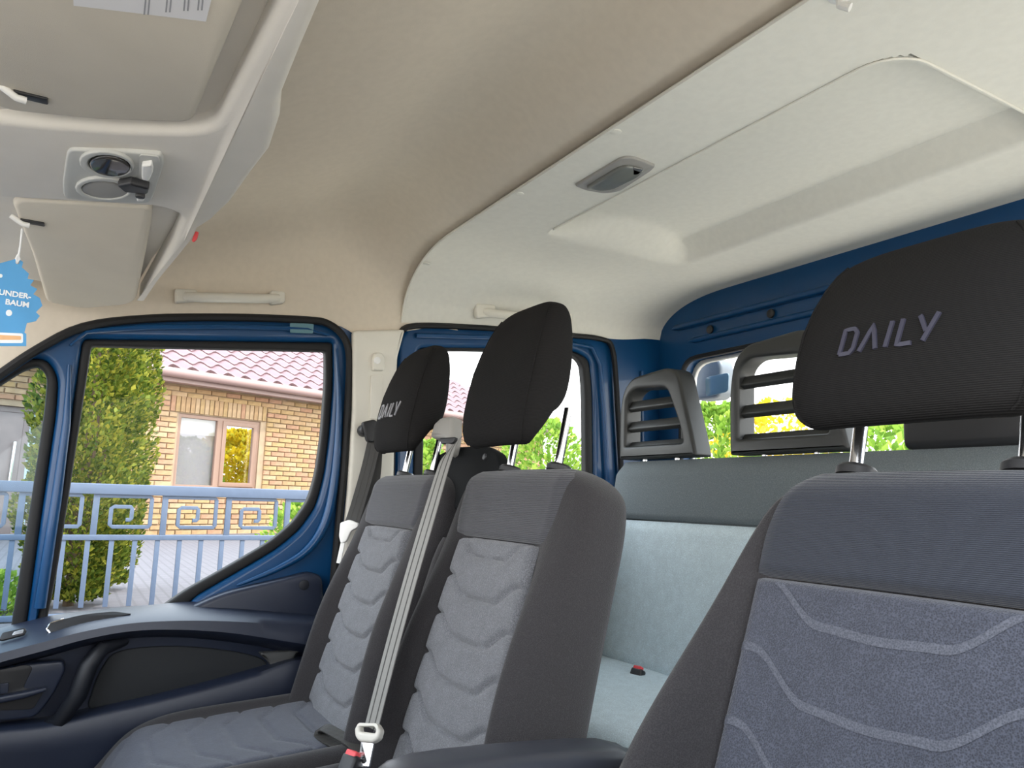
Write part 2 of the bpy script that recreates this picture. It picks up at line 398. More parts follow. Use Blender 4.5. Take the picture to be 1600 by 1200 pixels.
# passenger body side: openings for both doors
ps = PX(XD)
D1 = [(-260, 900), (-150, 720), (-60, 628), (0, 585), (60, 545), (130, 511), (230, 498), (360, 496), (480, 500), (515, 507), (538, 528), (546, 560), (544, 620), (538, 720), (528, 830), (520, 920), (515, 980), (505, 1100), (490, 1500), (-260, 1500)]
D1 = [tuple(p) for p in catmull([V(p) for p in D1[:17]], 4)]+D1[17:]
D2 = [(604, 1200), (610, 900), (614, 640), (617, 545), (624, 523), (650, 509), (764, 513), (880, 523), (940, 530), (957, 545), (963, 600), (972, 760), (985, 1200)]
D2 = [tuple(p) for p in catmull([V(p) for p in D2[3:11]], 4)]
D2 = [(604, 1200), (610, 900), (614, 640)]+D2+[(972, 760), (985, 1200)]
wo_ = [ps.w(p) for p in ((XD, -.9, -.05), (XD, 1.80, -.05), (XD, 1.80, 1.66), (XD, -.05, 1.62), (XD, -.9, .9))]
ws = plate('wall_right', ps.off(-.05), wo_, [[ps.uv(*p) for p in D1], [ps.uv(*p) for p in D2]], .045, BLUE, bev=.006, world=True)
tag(ws, 'blue painted passenger side of the cab around the doors', 'wall', kind='structure')
sweep('door_seal', [PX(XD+.004).p(*p) for p in D1[:-3]], .0105, BLACKR, ws, n=8)
sweep('door_seal', [PX(XD+.004).p(*p) for p in D2], .009, BLACKR, ws, n=8)
# rear corner pillar with its pressed folds
for x0, x1, r in ((1003, 1006, .007),):
    sweep('pillar_fold', [PX(XD+.0).p(x0, 580), PX(XD).p(x1, 800), PX(XD).p(x1+12, 1100)], r, BLUE, ws, n=8)
# driver side behind the driver's door (out of view), rear doorway opened to let light in
pd = PL((-.15, 0, 1), (-1, 0, 0))
wd = plate('wall_left', pd.off(-.05), [pd.w(p) for p in ((0, .66, -.05), (0, 1.8, -.05), (0, 1.8, 1.70), (0, .66, 1.70))],
           [rounded([V(pd.w(p)) for p in ((0, .88, .05), (0, 1.62, .05), (0, 1.62, 1.56), (0, .88, 1.56))], .05)], .045, BLUE, bev=.006, world=True)
tag(wd, 'unseen blue driver side of the cab, rear doorway opened to let light in', 'wall', kind='structure')
# lower half of the driver's door, its window wound down (out of view, added to block low light)
d3 = empty('door_3', (-.12, .1, -.05)); tag(d3, 'unseen lower half of the driver door, added to block low light', 'door', kind='structure')
plate('door_frame', pd.off(-.06), [pd.w(p) for p in ((0, -.60, -.05), (0, .65, -.05), (0, .65, .90), (0, .35, .88), (0, -.1, .85), (0, -.60, .84))], [], .05, BLUE, d3, bev=.01, world=True)
plate('door_trim', pd.off(-.01), [pd.w(p) for p in ((0, -.55, 0), (0, .62, 0), (0, .62, .86), (0, .35, .85), (0, -.1, .82), (0, -.55, .81))], [], .04, NAVY2, d3, bev=.015, world=True)
# outer roof skin, shades the headliner
rows = [[V((x, y, 1.86+.03*math.sin((x+2.15)/2.1*math.pi))) for x in (-2.13, -2.0, -1.6, -1.1, -.6, -.2, -.07)] for y in (-.3, .3, .9, 1.82)]
o = loft('roof_skin', rows, BLUE, thick=.01); tag(o, 'blue steel roof skin above the headliner', 'roof', kind='structure')

# dashboard and bulkhead in front of the seats (out of view, added to darken the low front of the cab)
db_ = empty('dashboard', (-1.1, -.7, 0)); tag(db_, 'unseen black dashboard and bulkhead added to block light from the front', 'dashboard')
loft('dash_pad', [[V((x, y, z)) for y, z in ((-.52, -.02), (-.50, .45), (-.42, .62), (-.40, .78), (-.46, .86), (-.62, .90), (-.95, .88), (-1.0, .80), (-1.0, -.02))] for x in (-2.03, -1.98, -1.5, -1.1, -.7, -.25, -.20)], BLACKP, db_, ends=True)
rbox('instrument_hood', (-.45, -.52, .91), (.42, .22, .08), BLACKP, db_, bev=.03)
for x in (-1.85, -1.1, -.38): rbox('air_vent', (x, -.425, .72), (.16, .03, .09), BLACKP, db_, bev=.008)
# bonnet and front body ahead of the dashboard (out of view, added to block light off the ground)
hdn = [[V((x, y, z)) for y, z in ((-1.0, -.5), (-1.0, .90), (-1.15, .88), (-1.6, .78), (-1.95, .62), (-2.1, .40), (-2.15, -.5))] for x in (-2.10, -2.02, -1.1, -.18, -.10)]
o = loft('bonnet', hdn, BLUE, ends=True); tag(o, 'unseen blue van bonnet added to block light off the ground ahead', 'bonnet', kind='structure')
# ------------------------------------------------------------------ passenger front door
d1 = empty('door_1', (XD, .2, -.05)); tag(d1, 'blue passenger front door with large dropped window and dark trim', 'door', kind='structure')
GL = [(143, 543), (505, 551), (505, 600), (499, 680), (490, 742), (478, 782), (455, 815), (420, 845), (350, 886), (285, 922), (225, 965), (70, 985), (88, 900), (110, 760)]
GL = [tuple(p) for p in rounded([V(p) for p in GL], [4, 4, 20, 20, 20, 14, 14, 20, 30, 20, 8, 4, 30, 30], 4)]
GO = [(129, 532), (516, 537), (517, 600), (511, 680), (502, 748), (489, 793), (464, 828), (428, 858), (356, 900), (300, 932), (255, 985), (50, 1010), (72, 900), (97, 755)]
GO = [tuple(p) for p in rounded([V(p) for p in GO], [10, 6, 20, 20, 20, 14, 14, 20, 30, 20, 8, 4, 30, 30], 4)]
QI = [(-40, 632), (0, 604), (38, 580), (62, 573), (74, 590), (70, 640), (46, 800), (14, 1000), (-130, 1000), (-130, 760)]
QI = [tuple(p) for p in rounded([V(p) for p in QI], [20, 20, 16, 14, 14, 20, 30, 4, 4, 20], 4)]
QO = [(-40, 610), (0, 582), (36, 562), (75, 563), (91, 592), (88, 645), (64, 810), (38, 1005), (-150, 1005), (-150, 730)]
QO = [tuple(p) for p in rounded([V(p) for p in QO], [20, 20, 16, 18, 14, 20, 30, 4, 4, 20], 4)]
pf = PX(XD-.012)
plate('door_frame', pf.off(-.03), D1, [GO, QO], .03, BLUE, d1, bev=.016, seg=5, ang=60)
plate('window_gasket', pf.off(-.032), GO, [GL], .024, BLACKR, d1, bev=.007)
plate('quarter_gasket', pf.off(-.032), QO, [QI], .026, BLACKR, d1, bev=.009)
plate('window_glass', pf.off(-.034), GO, [], .004, GLASS, d1)
plate('quarter_glass', pf.off(-.034), QO, [], .004, QGLASS, d1)
# raised inner pressing of the frame beside the curved sill
_pp = catmull([PX(XD+.002).p(*p) for p in ((526, 545), (530, 640), (524, 740), (510, 812), (482, 858), (435, 888), (370, 915))], 6)
sweep('frame_pressing', _pp, [.003+.010*math.sin(math.pi*i/(len(_pp)-1)) for i in range(len(_pp))], BLUE, d1, n=10)
sweep('frame_pressing', [PX(XD-.006).p(*p) for p in ((108, 570), (104, 660), (88, 780), (62, 950))], [.004, .009, .011, .012], BLUE, d1, n=10)
sweep('frame_pressing', [PX(XD).p(*p) for p in ((110, 540), (135, 518), (230, 511), (360, 510), (480, 514), (515, 524))], [.003, .006, .007, .007, .006, .003], BLUE, d1, n=8)
pq = PX(XD-.040); u, v = pq.uv(6, 958); textmesh('glass_mark', 'IVECO', pq.off(.008), u, v, .014, BLACKP, d1, flip=True)
plate('sticker', PX(XD+.004), rounded([V(p) for p in ((453, 505), (490, 506), (489, 521), (453, 520))], 2), [], .001, M('worn grey decal', (.10, .22, .26), .4), d1)
# trim: sill ledge, bulge, recess, pocket lip, one surface lofted along the door
TR = [(-2.065, [(-80, 1003), (20, 976), (85, 961), (160, 952), (235, 945), (300, 940), (380, 943), (450, 950), (515, 955)]),
      (-2.03, [(-80, 1012), (10, 985), (80, 969), (155, 957), (230, 950), (295, 947), (375, 950), (445, 956), (512, 961)]),
      (-1.972, [(-80, 1036), (0, 1013), (65, 997), (135, 979), (205, 967), (280, 963), (360, 963), (440, 966), (510, 972)]),
      (-1.955, [(-80, 1044), (0, 1021), (65, 1004), (135, 986), (205, 974), (280, 970), (360, 971), (440, 976), (510, 982)]),
      (-1.952, [(-80, 1058), (0, 1035), (68, 1017), (138, 998), (208, 986), (280, 984), (360, 989), (440, 1001), (510, 1012)]),
      (-1.968, [(-80, 1064), (0, 1041), (69, 1023), (139, 1004), (209, 992), (280, 990), (360, 996), (440, 1009), (510, 1020)]),
      (-2.035, [(-80, 1067), (0, 1045), (70, 1027), (140, 1008), (210, 997), (280, 996), (360, 1003), (440, 1016), (510, 1024)]),
      (-2.045, [(-80, 1140), (0, 1128), (80, 1118), (160, 1100), (240, 1082), (320, 1062), (400, 1040), (455, 1026), (510, 1028)]),
      (-1.992, [(-80, 1152), (0, 1140), (80, 1131), (160, 1112), (240, 1094), (320, 1074), (400, 1052), (460, 1032), (510, 1032)]),
      (-1.985, [(-80, 1160), (0, 1148), (80, 1139), (160, 1120), (240, 1102), (320, 1082), (400, 1060), (460, 1040), (510, 1038)]),
      (-1.990, [(-80, 1200), (0, 1185), (80, 1175), (160, 1160), (240, 1140), (320, 1120), (400, 1100), (460, 1085), (510, 1075)]),
      (-2.00, [(-80, 1500)]*0+[(-80+74*i, 1500) for i in range(9)])]
rows = []
for X, pts in TR: rows.append([PX(X).p(*p) for p in catmull([V(p) for p in pts], 6)])
loft('door_trim', rows, NAVY, d1, ang=50)
plate('corner_trim', PX(XD-.004), rounded([V(p) for p in ((292, 948), (345, 924), (440, 902), (478, 892), (499, 897), (505, 972), (300, 975))], [4, 30, 30, 10, 10, 4, 4]), [], .03, NAVY, d1, bev=.012, seg=4)
p = PX(XD+.026).p(475, 914); disc('screw_cap', p, (1, 0, 0), .013, .003, NAVY2, d1, bev=.001)
plate('pocket_panel', PX(-2.044), [tuple(p) for p in catmull([V(p) for p in ((186, 1016), (160, 1040), (143, 1080), (141, 1106), (190, 1098), (260, 1082), (340, 1062), (408, 1046), (416, 1038), (400, 1025), (340, 1013), (260, 1008))], 4, True)], [], .012, M('slate grey pocket panel', (.012, .014, .017), .7, bump=.15, bs=900), d1, bev=.004)
plate('pocket_end', PX(-2.04), rounded([V(p) for p in ((402, 1018), (466, 1014), (452, 1032), (420, 1047), (419, 1034))], 4), [], .02, M('grey pocket end', (.075, .076, .075), .6), d1, bev=.005)
sweep('pull_bow', [PX(x).p(*p) for x, p in ((-2.03, (196, 1000)), (-2.0, (160, 1012)), (-1.99, (138, 1040)), (-1.99, (122, 1085)), (-2.0, (95, 1125)), (-2.03, (60, 1140)))], [.012, .018, .02, .02, .018, .012], NAVY2, d1, n=10)
plate('handle_escutcheon', PX(-2.03), rounded([V(p) for p in ((-70, 1052), (50, 1032), (99, 1028), (103, 1042), (82, 1085), (56, 1116), (10, 1121), (-70, 1122))], [4, 10, 6, 8, 30, 12, 8, 4]), [], .03, NAVY, d1, bev=.006)
plate('handle_cup', PX(-2.002), rounded([V(p) for p in ((-60, 1058), (40, 1038), (52, 1042), (36, 1075), (70, 1078), (52, 1108), (-60, 1112))], 6), [], .003, BLACKP, d1, bev=.001)
sweep('door_lever', [PX(-1.99).p(*p) for p in ((-50, 1098), (0, 1092), (40, 1084), (72, 1076))], [.008, .010, .010, .006], NAVY, d1, sec=rsec(2.6, 1.4, .5))
plate('lock_button', PX(-1.998), rounded([V(p) for p in ((0, 1068), (14, 1066), (13, 1082), (0, 1084))], 2), [], .004, NAVY, d1, bev=.001)
pg = PL((at(140, 968, X=-2.0)), (V((.78, -.06, .62))))
plate('grip_opening_dark', pg, rounded([V(p) for p in ((72, 990), (78, 974), (128, 961), (178, 956), (206, 960), (170, 969), (100, 988))], [5, 8, 20, 10, 4, 20, 6]), [], .004, BLACKP, d1, bev=.0015)  # black plate on the ledge painted as the dark of a grip opening
sweep('tray_rim', [pg.off(.004).p(*p) for p in ((78, 989), (73, 983), (79, 973), (100, 967))], .0018, CHROME, d1, n=6)
pg2 = PL((at(20, 990, X=-2.0)), (V((.75, -.1, .65))))
plate('window_switch', pg2, rounded([V(p) for p in ((-2, 1001), (4, 990), (38, 982), (42, 986), (38, 993), (4, 1002))], 2), [], .005, BLACKP, d1, bev=.002)
plate('switch_rocker', pg2.off(.005), rounded([V(p) for p in ((18, 994), (22, 988), (37, 984), (36, 990))], 2), [], .003, M('silver switch', (.5, .52, .55), .25, .6), d1, bev=.001)

# ------------------------------------------------------------------ rear side door
d2 = empty('door_2', (XD, 1.2, -.05)); tag(d2, 'blue rear side door of the crew cab behind the passenger seats', 'door', kind='structure')
W2o = rounded([V(p) for p in ((640, 800), (646, 545), (888, 548), (914, 562), (919, 610), (921, 800))], [4, 14, 14, 12, 20, 4], 4)
W2i = rounded([V(p) for p in ((655, 800), (660, 549), (880, 552), (903, 566), (907, 610), (909, 800))], [4, 12, 16, 14, 20, 4], 4)
W2o = [tuple(p) for p in W2o]; W2i = [tuple(p) for p in W2i]
plate('door_frame', pf.off(-.03), D2, [W2o], .03, BLUE, d2, bev=.014, seg=5, ang=60)
plate('window_gasket', pf.off(-.032), W2o, [W2i], .026, BLACKR, d2, bev=.008)
plate('window_glass', pf.off(-.034), W2o, [], .004, GLASS, d2)
sweep('frame_pressing', [PX(XD).p(*p) for p in ((650, 524), (764, 527), (880, 534), (925, 543), (938, 570), (944, 640), (950, 760), (956, 900))], .007, BLUE, d2, n=10)
loft('door_trim', [[PX(X).p(x, y) for x in range(600, 1000, 50)] for X, y in ((-2.06, 765), (-2.0, 775), (-1.98, 800), (-2.0, 900), (-2.0, 1300))], NAVY2, d2)

# ------------------------------------------------------------------ B pillar trim
tp = empty('trim_1', (XD, .7, .3)); tag(tp, 'cream plastic pillar cover between the two side doors', 'pillar trim', kind='structure')
BP = [(549, 518), (630, 516), (618, 560), (614, 640), (610, 900), (604, 1200), (505, 1200), (519, 980), (531, 880), (541, 770), (549, 640)]
plate('pillar_cover', PX(XD+.004), rounded([V(p) for p in BP], 6), [], .02, CREAM, tp, bev=.01, seg=4)
plate('adjuster_track', PX(XD+.024), rounded([V(p) for p in ((579, 586), (597, 586), (596, 655), (577, 655))], 3), [], .006, CREAM, tp, bev=.002)
plate('adjuster_slider', PX(XD+.024), rounded([V(p) for p in ((580, 560), (584, 552), (594, 552), (599, 560), (598, 580), (580, 580))], 3), [], .016, CREAM, tp, bev=.005)
p = PX(XD+.040).p(589, 563); disc('adjuster_button', p, (1, 0, 0), .010, .004, WHITEPL, tp, bev=.002)

# ------------------------------------------------------------------ overhead console (seen from below)
def zcons(x): return 1.5 if x > -1.36 else 1.5-.075*(x+1.36)/(-2.02+1.36)
pc = PZ(1.5); pcs = PL((-1.36, 0, 1.5), (.075, 0, -.66))       # flat middle, side part dipping to the door
oc = empty('overhead_console', (-1.1, -.1, 1.5)); tag(oc, 'beige moulded overhead shelf above the windscreen', 'console')
def c_fn(x, y, c): return V((x, y, zcons(x)-c+.045))
def pxc(x, y):
    p = pc.p(x, y)
    if p.x < -1.36: p = pcs.p(x, y)
    return (p.x, p.y)
edge_px = [(560, -130), (505, 0), (470, 80), (437, 160), (436, 192), (420, 240), (395, 272), (360, 320), (330, 348), (308, 362), (300, 380), (250, 440), (222, 476)]
eo = [pxc(*p) for p in edge_px if p[1] < 455]; XE = pxc(130, 484)[0]-.006
tip = [pxc(224, 472), pxc(216, 474)]
notch = [tuple(p) for p in rounded([V(p) for p in (tip[1], pxc(268, 384), pxc(285, 340), pxc(255, 326), pxc(30, 313), pxc(3, 311), (-1.42, -.30))], [0, .03, .025, .02, .01, .01, 0])]
out = [(-.25, .16)]+eo+[tip[0]]+notch+[(-1.42, -.45), (-.25, -.45)]
body = [(-.25, .14)]+[(x, y-.02) for x, y in eo]+[pxc(214, 470), pxc(130, 480), pxc(40, 468), (pxc(40, 468)[0], -.45), (-.25, -.45)]
hd = rounded([V(p) for p in [pxc(-40, 186), pxc(60, 196), pxc(180, 205), pxc(330, 208), pxc(440, 0), (-.60, .135), (-.42, .13), (-.42, -.30), (-1.12, -.30)]], [.01, .02, .02, .05, .04, .02, .02, .02, .02])
v, f = plate_geo([out, hd], c_fn, .045, .014, 5)
mk('shell', v, f, CONS, oc, ang=60)
v, f = plate_geo([body], lambda x, y, c: V((x, y, zcons(x)+.046+c)), .06, 0); mk('shelf_body', v, f, CONS, oc)
# map lamp unit
pm = PZ(1.5)
cl = plate('lamp_panel', pm, rounded([V(p) for p in ((106, 228), (180, 230), (254, 236), (257, 250), (246, 284), (236, 312), (160, 310), (100, 304), (98, 280))], [10, 20, 12, 10, 20, 10, 30, 8, 10]), [], .007, GREYPL, oc, bev=.003)
def ellipse_px(cx, cy, a, b, rot=0, n=20):
    return [(cx+a*math.cos(t)*math.cos(rot)-b*math.sin(t)*math.sin(rot), cy+a*math.cos(t)*math.sin(rot)+b*math.sin(t)*math.cos(rot)) for t in [2*math.pi*k/n for k in range(n)]]
plate('lamp_rim', pm.off(.007), ellipse_px(167, 253, 43, 20, .12), [ellipse_px(171, 254, 34, 16, .12)], .005, GREYPL, cl, bev=.002)
plate('lamp_eye', pm.off(.004), ellipse_px(172, 254, 33, 15, .15), [], .008, DARKGL, cl, bev=.004)
plate('lamp_rim', pm.off(.007), ellipse_px(163, 292, 45, 18, .04), [ellipse_px(164, 293, 37, 14, .06)], .005, GREYPL, cl, bev=.002)
plate('lamp_eye', pm.off(.004), ellipse_px(164, 293, 37, 13, .06), [], .006, DGREYPL, cl, bev=.003)
plate('switch_well', pm.off(.007), rounded([V(p) for p in ((218, 240), (248, 243), (250, 252), (236, 308), (212, 308), (216, 290))], 5), [], .002, GREYPL, cl)
plate('rocker_switch', pm.off(.009), rounded([V(p) for p in ((222, 252), (238, 250), (240, 262), (234, 276), (222, 274))], 3), [], .008, WHITEPL, cl, bev=.003)
plate('rocker_switch', pm.off(.009), rounded([V(p) for p in ((214, 300), (228, 300), (226, 308), (214, 308))], 2), [], .008, WHITEPL, cl, bev=.003)
plug = plate('socket_plug', pm.off(.009), rounded([V(p) for p in ((184, 280), (205, 276), (234, 284), (232, 293), (196, 290))], 2), [], .012, BLACKP, cl, bev=.004)
p = pm.off(.01).p(220, 296); disc('plug_tip', p, (0, 0, -1), .007, .014, BLACKP, plug, bev=.002)
# small red tag clipped on the shelf edge
t_ = plate('edge_tag', PL((pc.p(306, 366)), (.85, -.3, -.3)), rounded([V(p) for p in ((300, 376), (306, 361), (311, 363), (308, 374), (303, 379))], 2), [], .004, RED, bev=.001)
tag(t_, 'tiny red tag clipped to the overhead shelf edge', 'tag')

# ------------------------------------------------------------------ sun visors
def visor(name, quad, label, hook, sticker=None):
    r = empty(name, c_fn(*[sum(q[i] for q in quad)/len(quad) for i in (0, 1)], .0)); tag(r, label, 'sun visor', 'sun visors')
    v, f = plate_geo([rounded([V(q) for q in quad], .02)], lambda x, y, c: c_fn(x, y, .022+c), .022, .009, 4)
    mk('panel', v, f, VISOR, r, ang=60)
    hx, hy = hook
    rbox('hinge_slot', c_fn(hx-.004, hy+.012, .045), (.016, .036, .004), BLACKP, r, bev=.0015)
    sweep('hinge_pin', [c_fn(hx+.002, hy-.02, .042), c_fn(hx, hy-.002, .052), c_fn(hx-.002, hy+.008, .052)], .0045, WHITEPL, r, n=10)
    return r
vd = visor('sun_visor', [(-.60, .105), pxc(383, 0), pxc(300, 196), pxc(150, 190), pxc(8, 176), (-1.05, -.20), (-.60, -.20)], 'beige sun visor with a white paper label, above the driver', pxc(30, 145))
pvv = PZ(1.501); 
lab = plate('paper_label', pvv, [(112, -60), (115, 8), (322, 33), (345, -60)], [], .0006, PAPER, vd)
for x0, y0, n_ in ((228, 8, 3), (262, 2, 5), (290, 0, 5), (312, -2, 6)):
    for k in range(2):
        a, b = V((x0+k*6, y0-26)), V((x0+k*6-4, y0+12+n_))
        plate('print_line', pvv.off(.0006), [(a.x, a.y), (a.x+2.6, a.y), (b.x+2.6, b.y), (b.x, b.y)], [], .0002, INK, lab)
vp = visor('sun_visor', [pxc(238, 325), pxc(236, 352), pxc(213, 470), pxc(200, 478), pxc(130, 484), pxc(72, 474), pxc(50, 400), pxc(18, 320), pxc(30, 313)], 'plain beige sun visor with an air freshener hung on it', pxc(38, 344))
# cardboard air freshener hanging from the passenger visor
hang = V(c_fn(*pxc(36, 346), .058)); pa = PL((hang.x, hang.y, 1.4), (.97, .12, 0))
af = empty('air_freshener', pa.p(20, 545)); tag(af, 'blue tree shaped cardboard air freshener hanging on a white string', 'air freshener')
half = [(28, 404), (36, 410), (34, 418), (45, 428), (43, 436), (53, 438), (47, 446), (58, 452), (52, 460), (62, 466), (66, 478), (56, 488), (62, 494), (56, 502), (42, 505), (38, 520)]
lf = [(24-x, y+5) for x, y in half[1:]][::-1]
card = plate('card_tree', pa, half+[(41, 522), (41, 541), (-18, 541), (-17, 525)]+lf, [ellipse_px(27, 410, 3.2, 3.2, 0, 10)], .002, CARD, af)
plate('card_base', pa.off(.002), rounded([V(p) for p in ((-16, 519), (36, 521), (36, 536), (-16, 536))], 3), [], .0004, PRINTW, card)
plate('card_band', pa.off(.0024), rounded([V(p) for p in ((-8, 523), (33, 525), (33, 531), (-8, 531))], 2), [], .0003, ORANGE, card)
u, v = pa.uv(48, 468); textmesh('print', 'WUNDER-', pa.off(.002), u, v, .0128, PRINTW, card, align='RIGHT', bold=.0004)
u, v = pa.uv(45, 481); textmesh('print', 'BAUM', pa.off(.002), u, v, .0128, PRINTW, card, align='RIGHT', bold=.0004)
for x, y, r in ((14, 489, 5), (1, 431, 3)): plate('print_dot', pa.off(.002), ellipse_px(x, y, r, r, 0, 14), [], .0004, PRINTW, card)
sweep('string', [hang, hang*.5+pa.p(27, 410)*.5+V((0, .001, 0)), pa.off(.002).p(27, 411)], .0016, STRING, af, n=6)
sweep('string_knot', [pa.off(.003).p(*p) for p in ((28, 398), (25, 404), (27, 411), (31, 405), (28, 398))], .0014, STRING, af, n=6)

# ------------------------------------------------------------------ roof fittings
def grab(pts, label, X):
    r = empty('grab_handle', PX(X).p(*pts[0])); tag(r, label, 'grab handle', 'grab handles')
    (x0, y0), (x1, y1) = pts
    P_ = lambda t, dx, dy=0: PX(X+dx).p(x0+(x1-x0)*t, y0+(y1-y0)*t+dy)
    for t in (.04, .93):
        a = P_(t-.06, 0, -11), P_(t+.13, 0, -11), P_(t+.13, 0, 12), P_(t-.06, 0, 12)
        pl = PX(X); plate('mount', pl, rounded([V((x0+(x1-x0)*(t+q), y0+(y1-y0)*t+s_)) for q, s_ in ((-.06, -11), (.15 if t < .5 else .08, -9), (.15 if t < .5 else .08, 9), (-.06, 12))], 5), [], .016, CREAM, r, bev=.006, seg=4)
    path = [P_(.08, .008), P_(.2, .022, 1), P_(.35, .034, 1), P_(.6, .036, 1), P_(.8, .03, 1), P_(.95, .01)]
    sweep('grip', catmull(path, 5), .0125, CREAM, r, n=10)
grab(((276, 463), (442, 466)), 'cream grab handle above the front passenger window', -2.043)
grab(((744, 486), (890, 500)), 'cream grab handle above the rear side door', -2.035)
rl = empty('roof_lamp', (-1.22, .93, 1.70)); tag(rl, 'grey interior roof lamp with clear lens in the rear headliner', 'lamp')
pz = PZ(1.7075)
plate('housing', pz, rounded([V(p) for p in ((898, 287), (972, 243), (990, 243), (1024, 256), (1018, 263), (968, 296), (945, 299), (915, 294))], [3, 8, 8, 3, 6, 8, 8, 6]), [], .006, DGREYPL, rl, bev=.003)
plate('lens', pz.off(.005), rounded([V(p) for p in ((916, 290), (968, 258), (984, 256), (1006, 263), (996, 273), (958, 292), (938, 294))], [3, 8, 6, 3, 6, 8, 6]), [], .008, LENS, rl, bev=.004)
plate('lens_end', pz.off(.011), rounded([V(p) for p in ((990, 261), (1005, 264), (997, 271), (990, 272))], 2), [], .002, CHROME, rl)
for k, (x, y) in enumerate(((950, 203), (797, 300), (656, 394))):
    p = PZ(1.7055).p(x, y); p.y = max(p.y, .815)
    d = disc('trim_clip', V((p.x, p.y, rearz(p.x, p.y)+.001)), (0, 0, -1), .011, .003, LINER2, bev=.0015)
    tag(d, ('small felt clip button on the headliner seam beside the roof lamp', 'small felt clip button between the roof lamp and the side door', 'small felt clip button at the seam end above the pillar')[k], 'clip', 'headliner clips')
p = PZ(1.70).p(1313, -3); r = empty('coat_hook', p); tag(r, 'small white hook on the headliner above the driver seat', 'hook')
disc('hook_base', V((p.x, p.y, rearz(p.x, p.y))), (0, 0, -1), .016, .006, WHITEPL, r, bev=.002)
sweep('hook_arm', [V((p.x, p.y, 1.702)), V((p.x, p.y, 1.69)), V((p.x+.01, p.y+.006, 1.683))], .006, WHITEPL, r, n=8)

# ------------------------------------------------------------------ seats
class Back:
    """reclined backrest frame: x across, s up the backrest, d out towards the front"""
    def __init__(s, cx, Yb, Zb, H, th): s.cx, s.Yb, s.Zb, s.H, s.t = cx, Yb, Zb, H, math.radians(th)
    def P(s, x, h, d): return V((s.cx+x, s.Yb+h*math.sin(s.t)-d*math.cos(s.t), s.Zb+h*math.cos(s.t)+d*math.sin(s.t)))
def top_w(W, H, h, r=.11):
    k = max(0, (h-(H-r))/r); return W-r*.85*(1-math.sqrt(max(0, 1-min(k, 1)**2.4)))
def bolster(h, H, db): return db*(1-sstep(.35*H, .92*H, h))
def build_back(root, B, wi, W, db, seam, nwave, matB, matP, matU, stripe=False, wb=0., T=.125, um=None, tap=0., wk=.6):
    H = B.H; wi0 = wi
    WI = lambda h: wi0*(1-tap*min(1, h/seam))
    rows = []
    def ring(h, sc, inw=0):
        W_ = top_w(W+wb*(1-min(1, h/(wk*H))), H, h)-inw; wi_ = min(WI(h), W_-.055); b = bolster(h, H, db)
        half = [(0, -.010), (wi_*.5, -.010), (wi_*.93, -.008), (wi_+.006, -.002+b*.25), (wi_+.028, b), (wi_+.5*(W_-wi_), b*.95-.001), (W_-.012, b*.6-.010), (W_, -.034), (W_-.002, -T*.65), (W_-.022, -T*.95), (wi_*.6, -T), (0, -T)]
        loop = half+[(-x, d) for x, d in half[-2:0:-1]]
        dc = -T/2
        return [B.P(x, h, dc+(d-dc)*sc) for x, d in loop]
    hs = [0, .03]+[H*k/12 for k in range(1, 11)]
    for h in hs: rows.append(ring(h, 1))
    for dh, sc, inw in ((.055, 1, 0), (.035, .96, .002), (.015, .80, .008), (.004, .52, .02), (0, .2, .04)): rows.append(ring(H-dh, sc, inw))
    loft('backrest', rows, matB, root, cv=True, sub=2, ends=True)
    # lower quilted insert
    s0, s1 = .02, seam-.001; nx, ns = 44, int((s1-s0)/.0042)
    pitch = (s1-s0-.03)/nwave; amp = pitch*(.62 if stripe else .50)
    def wave(u): a = abs(u); return amp*(sstep(.38, .86, a)*.92+.08*sstep(0, .4, a)-.06*sstep(.9, 1, a))
    def ins(x, h, s0, s1, wv, puff=.012):
        u = x/WI(h); e = min(1, (1-abs(u))/.06)*1.; v_ = min(1, (h-s0)/.012, (s1-h)/.007); e = min(e, max(0, v_))
        d = -.006+.014*math.sqrt(max(0, e))+puff*.4*(1-u*u)+bolster(h, H, db)*.12*abs(u)**3
        if wv:
            q = (s1-.035-(h-wave(u)))/pitch; k = q-math.floor(q)
            if q > -.05:
                dist = min(k, 1-k)*pitch
                d += -.008*math.exp(-(dist/.0042)**2)+.0065*(k**.6)*(1-k)**.25
        return d
    rows = [[B.P(x, h, ins(x, h, s0, s1, not stripe)) for x in [WI(h)*(-1+2*i/nx) for i in range(nx+1)]] for h in [s0+(s1-s0)*j/ns for j in range(ns+1)]]
    loft('quilted_insert', rows, matP, root, ang=80)
    if stripe:
        for k in range(nwave):
            for sg, wd in ((0, .0042),):
                rr = [[], []]
                for i in range(61):
                    u = -.985+1.97*i/60; h = s1-.035-k*pitch+wave(u)-.012
                    for q in (0, 1):
                        hh = min(s1-.006, h+(wd if q else -wd)); rr[q].append(B.P(u*WI(hh), hh, ins(u*WI(hh), hh, s0, s1, False)+.0007))
                loft('woven_stripe', rr, STRIPE, root)
    # upper panel
    n2 = 26; rows = []
    for j in range(n2+1):
        t = j/n2; h = seam+.0005+(H-.0125-seam)*t; k = max(0, (h-(H-.05))/.05)
        wv_ = min(um[0]+.01*sstep(0, .3, t), top_w(W, H, h)-um[1]); r = []
        for i in range(25):
            u = -1+2*i/24; e = math.sqrt(max(0, min(1, (1-abs(u))/.07, max(0, t)/.05)))
            r.append(B.P(u*wv_, h, -.006+.013*e+.004*(1-u*u)-.034*k**2.2))
        rows.append(r)
    loft('upper_panel', rows, matU, root, ang=80)

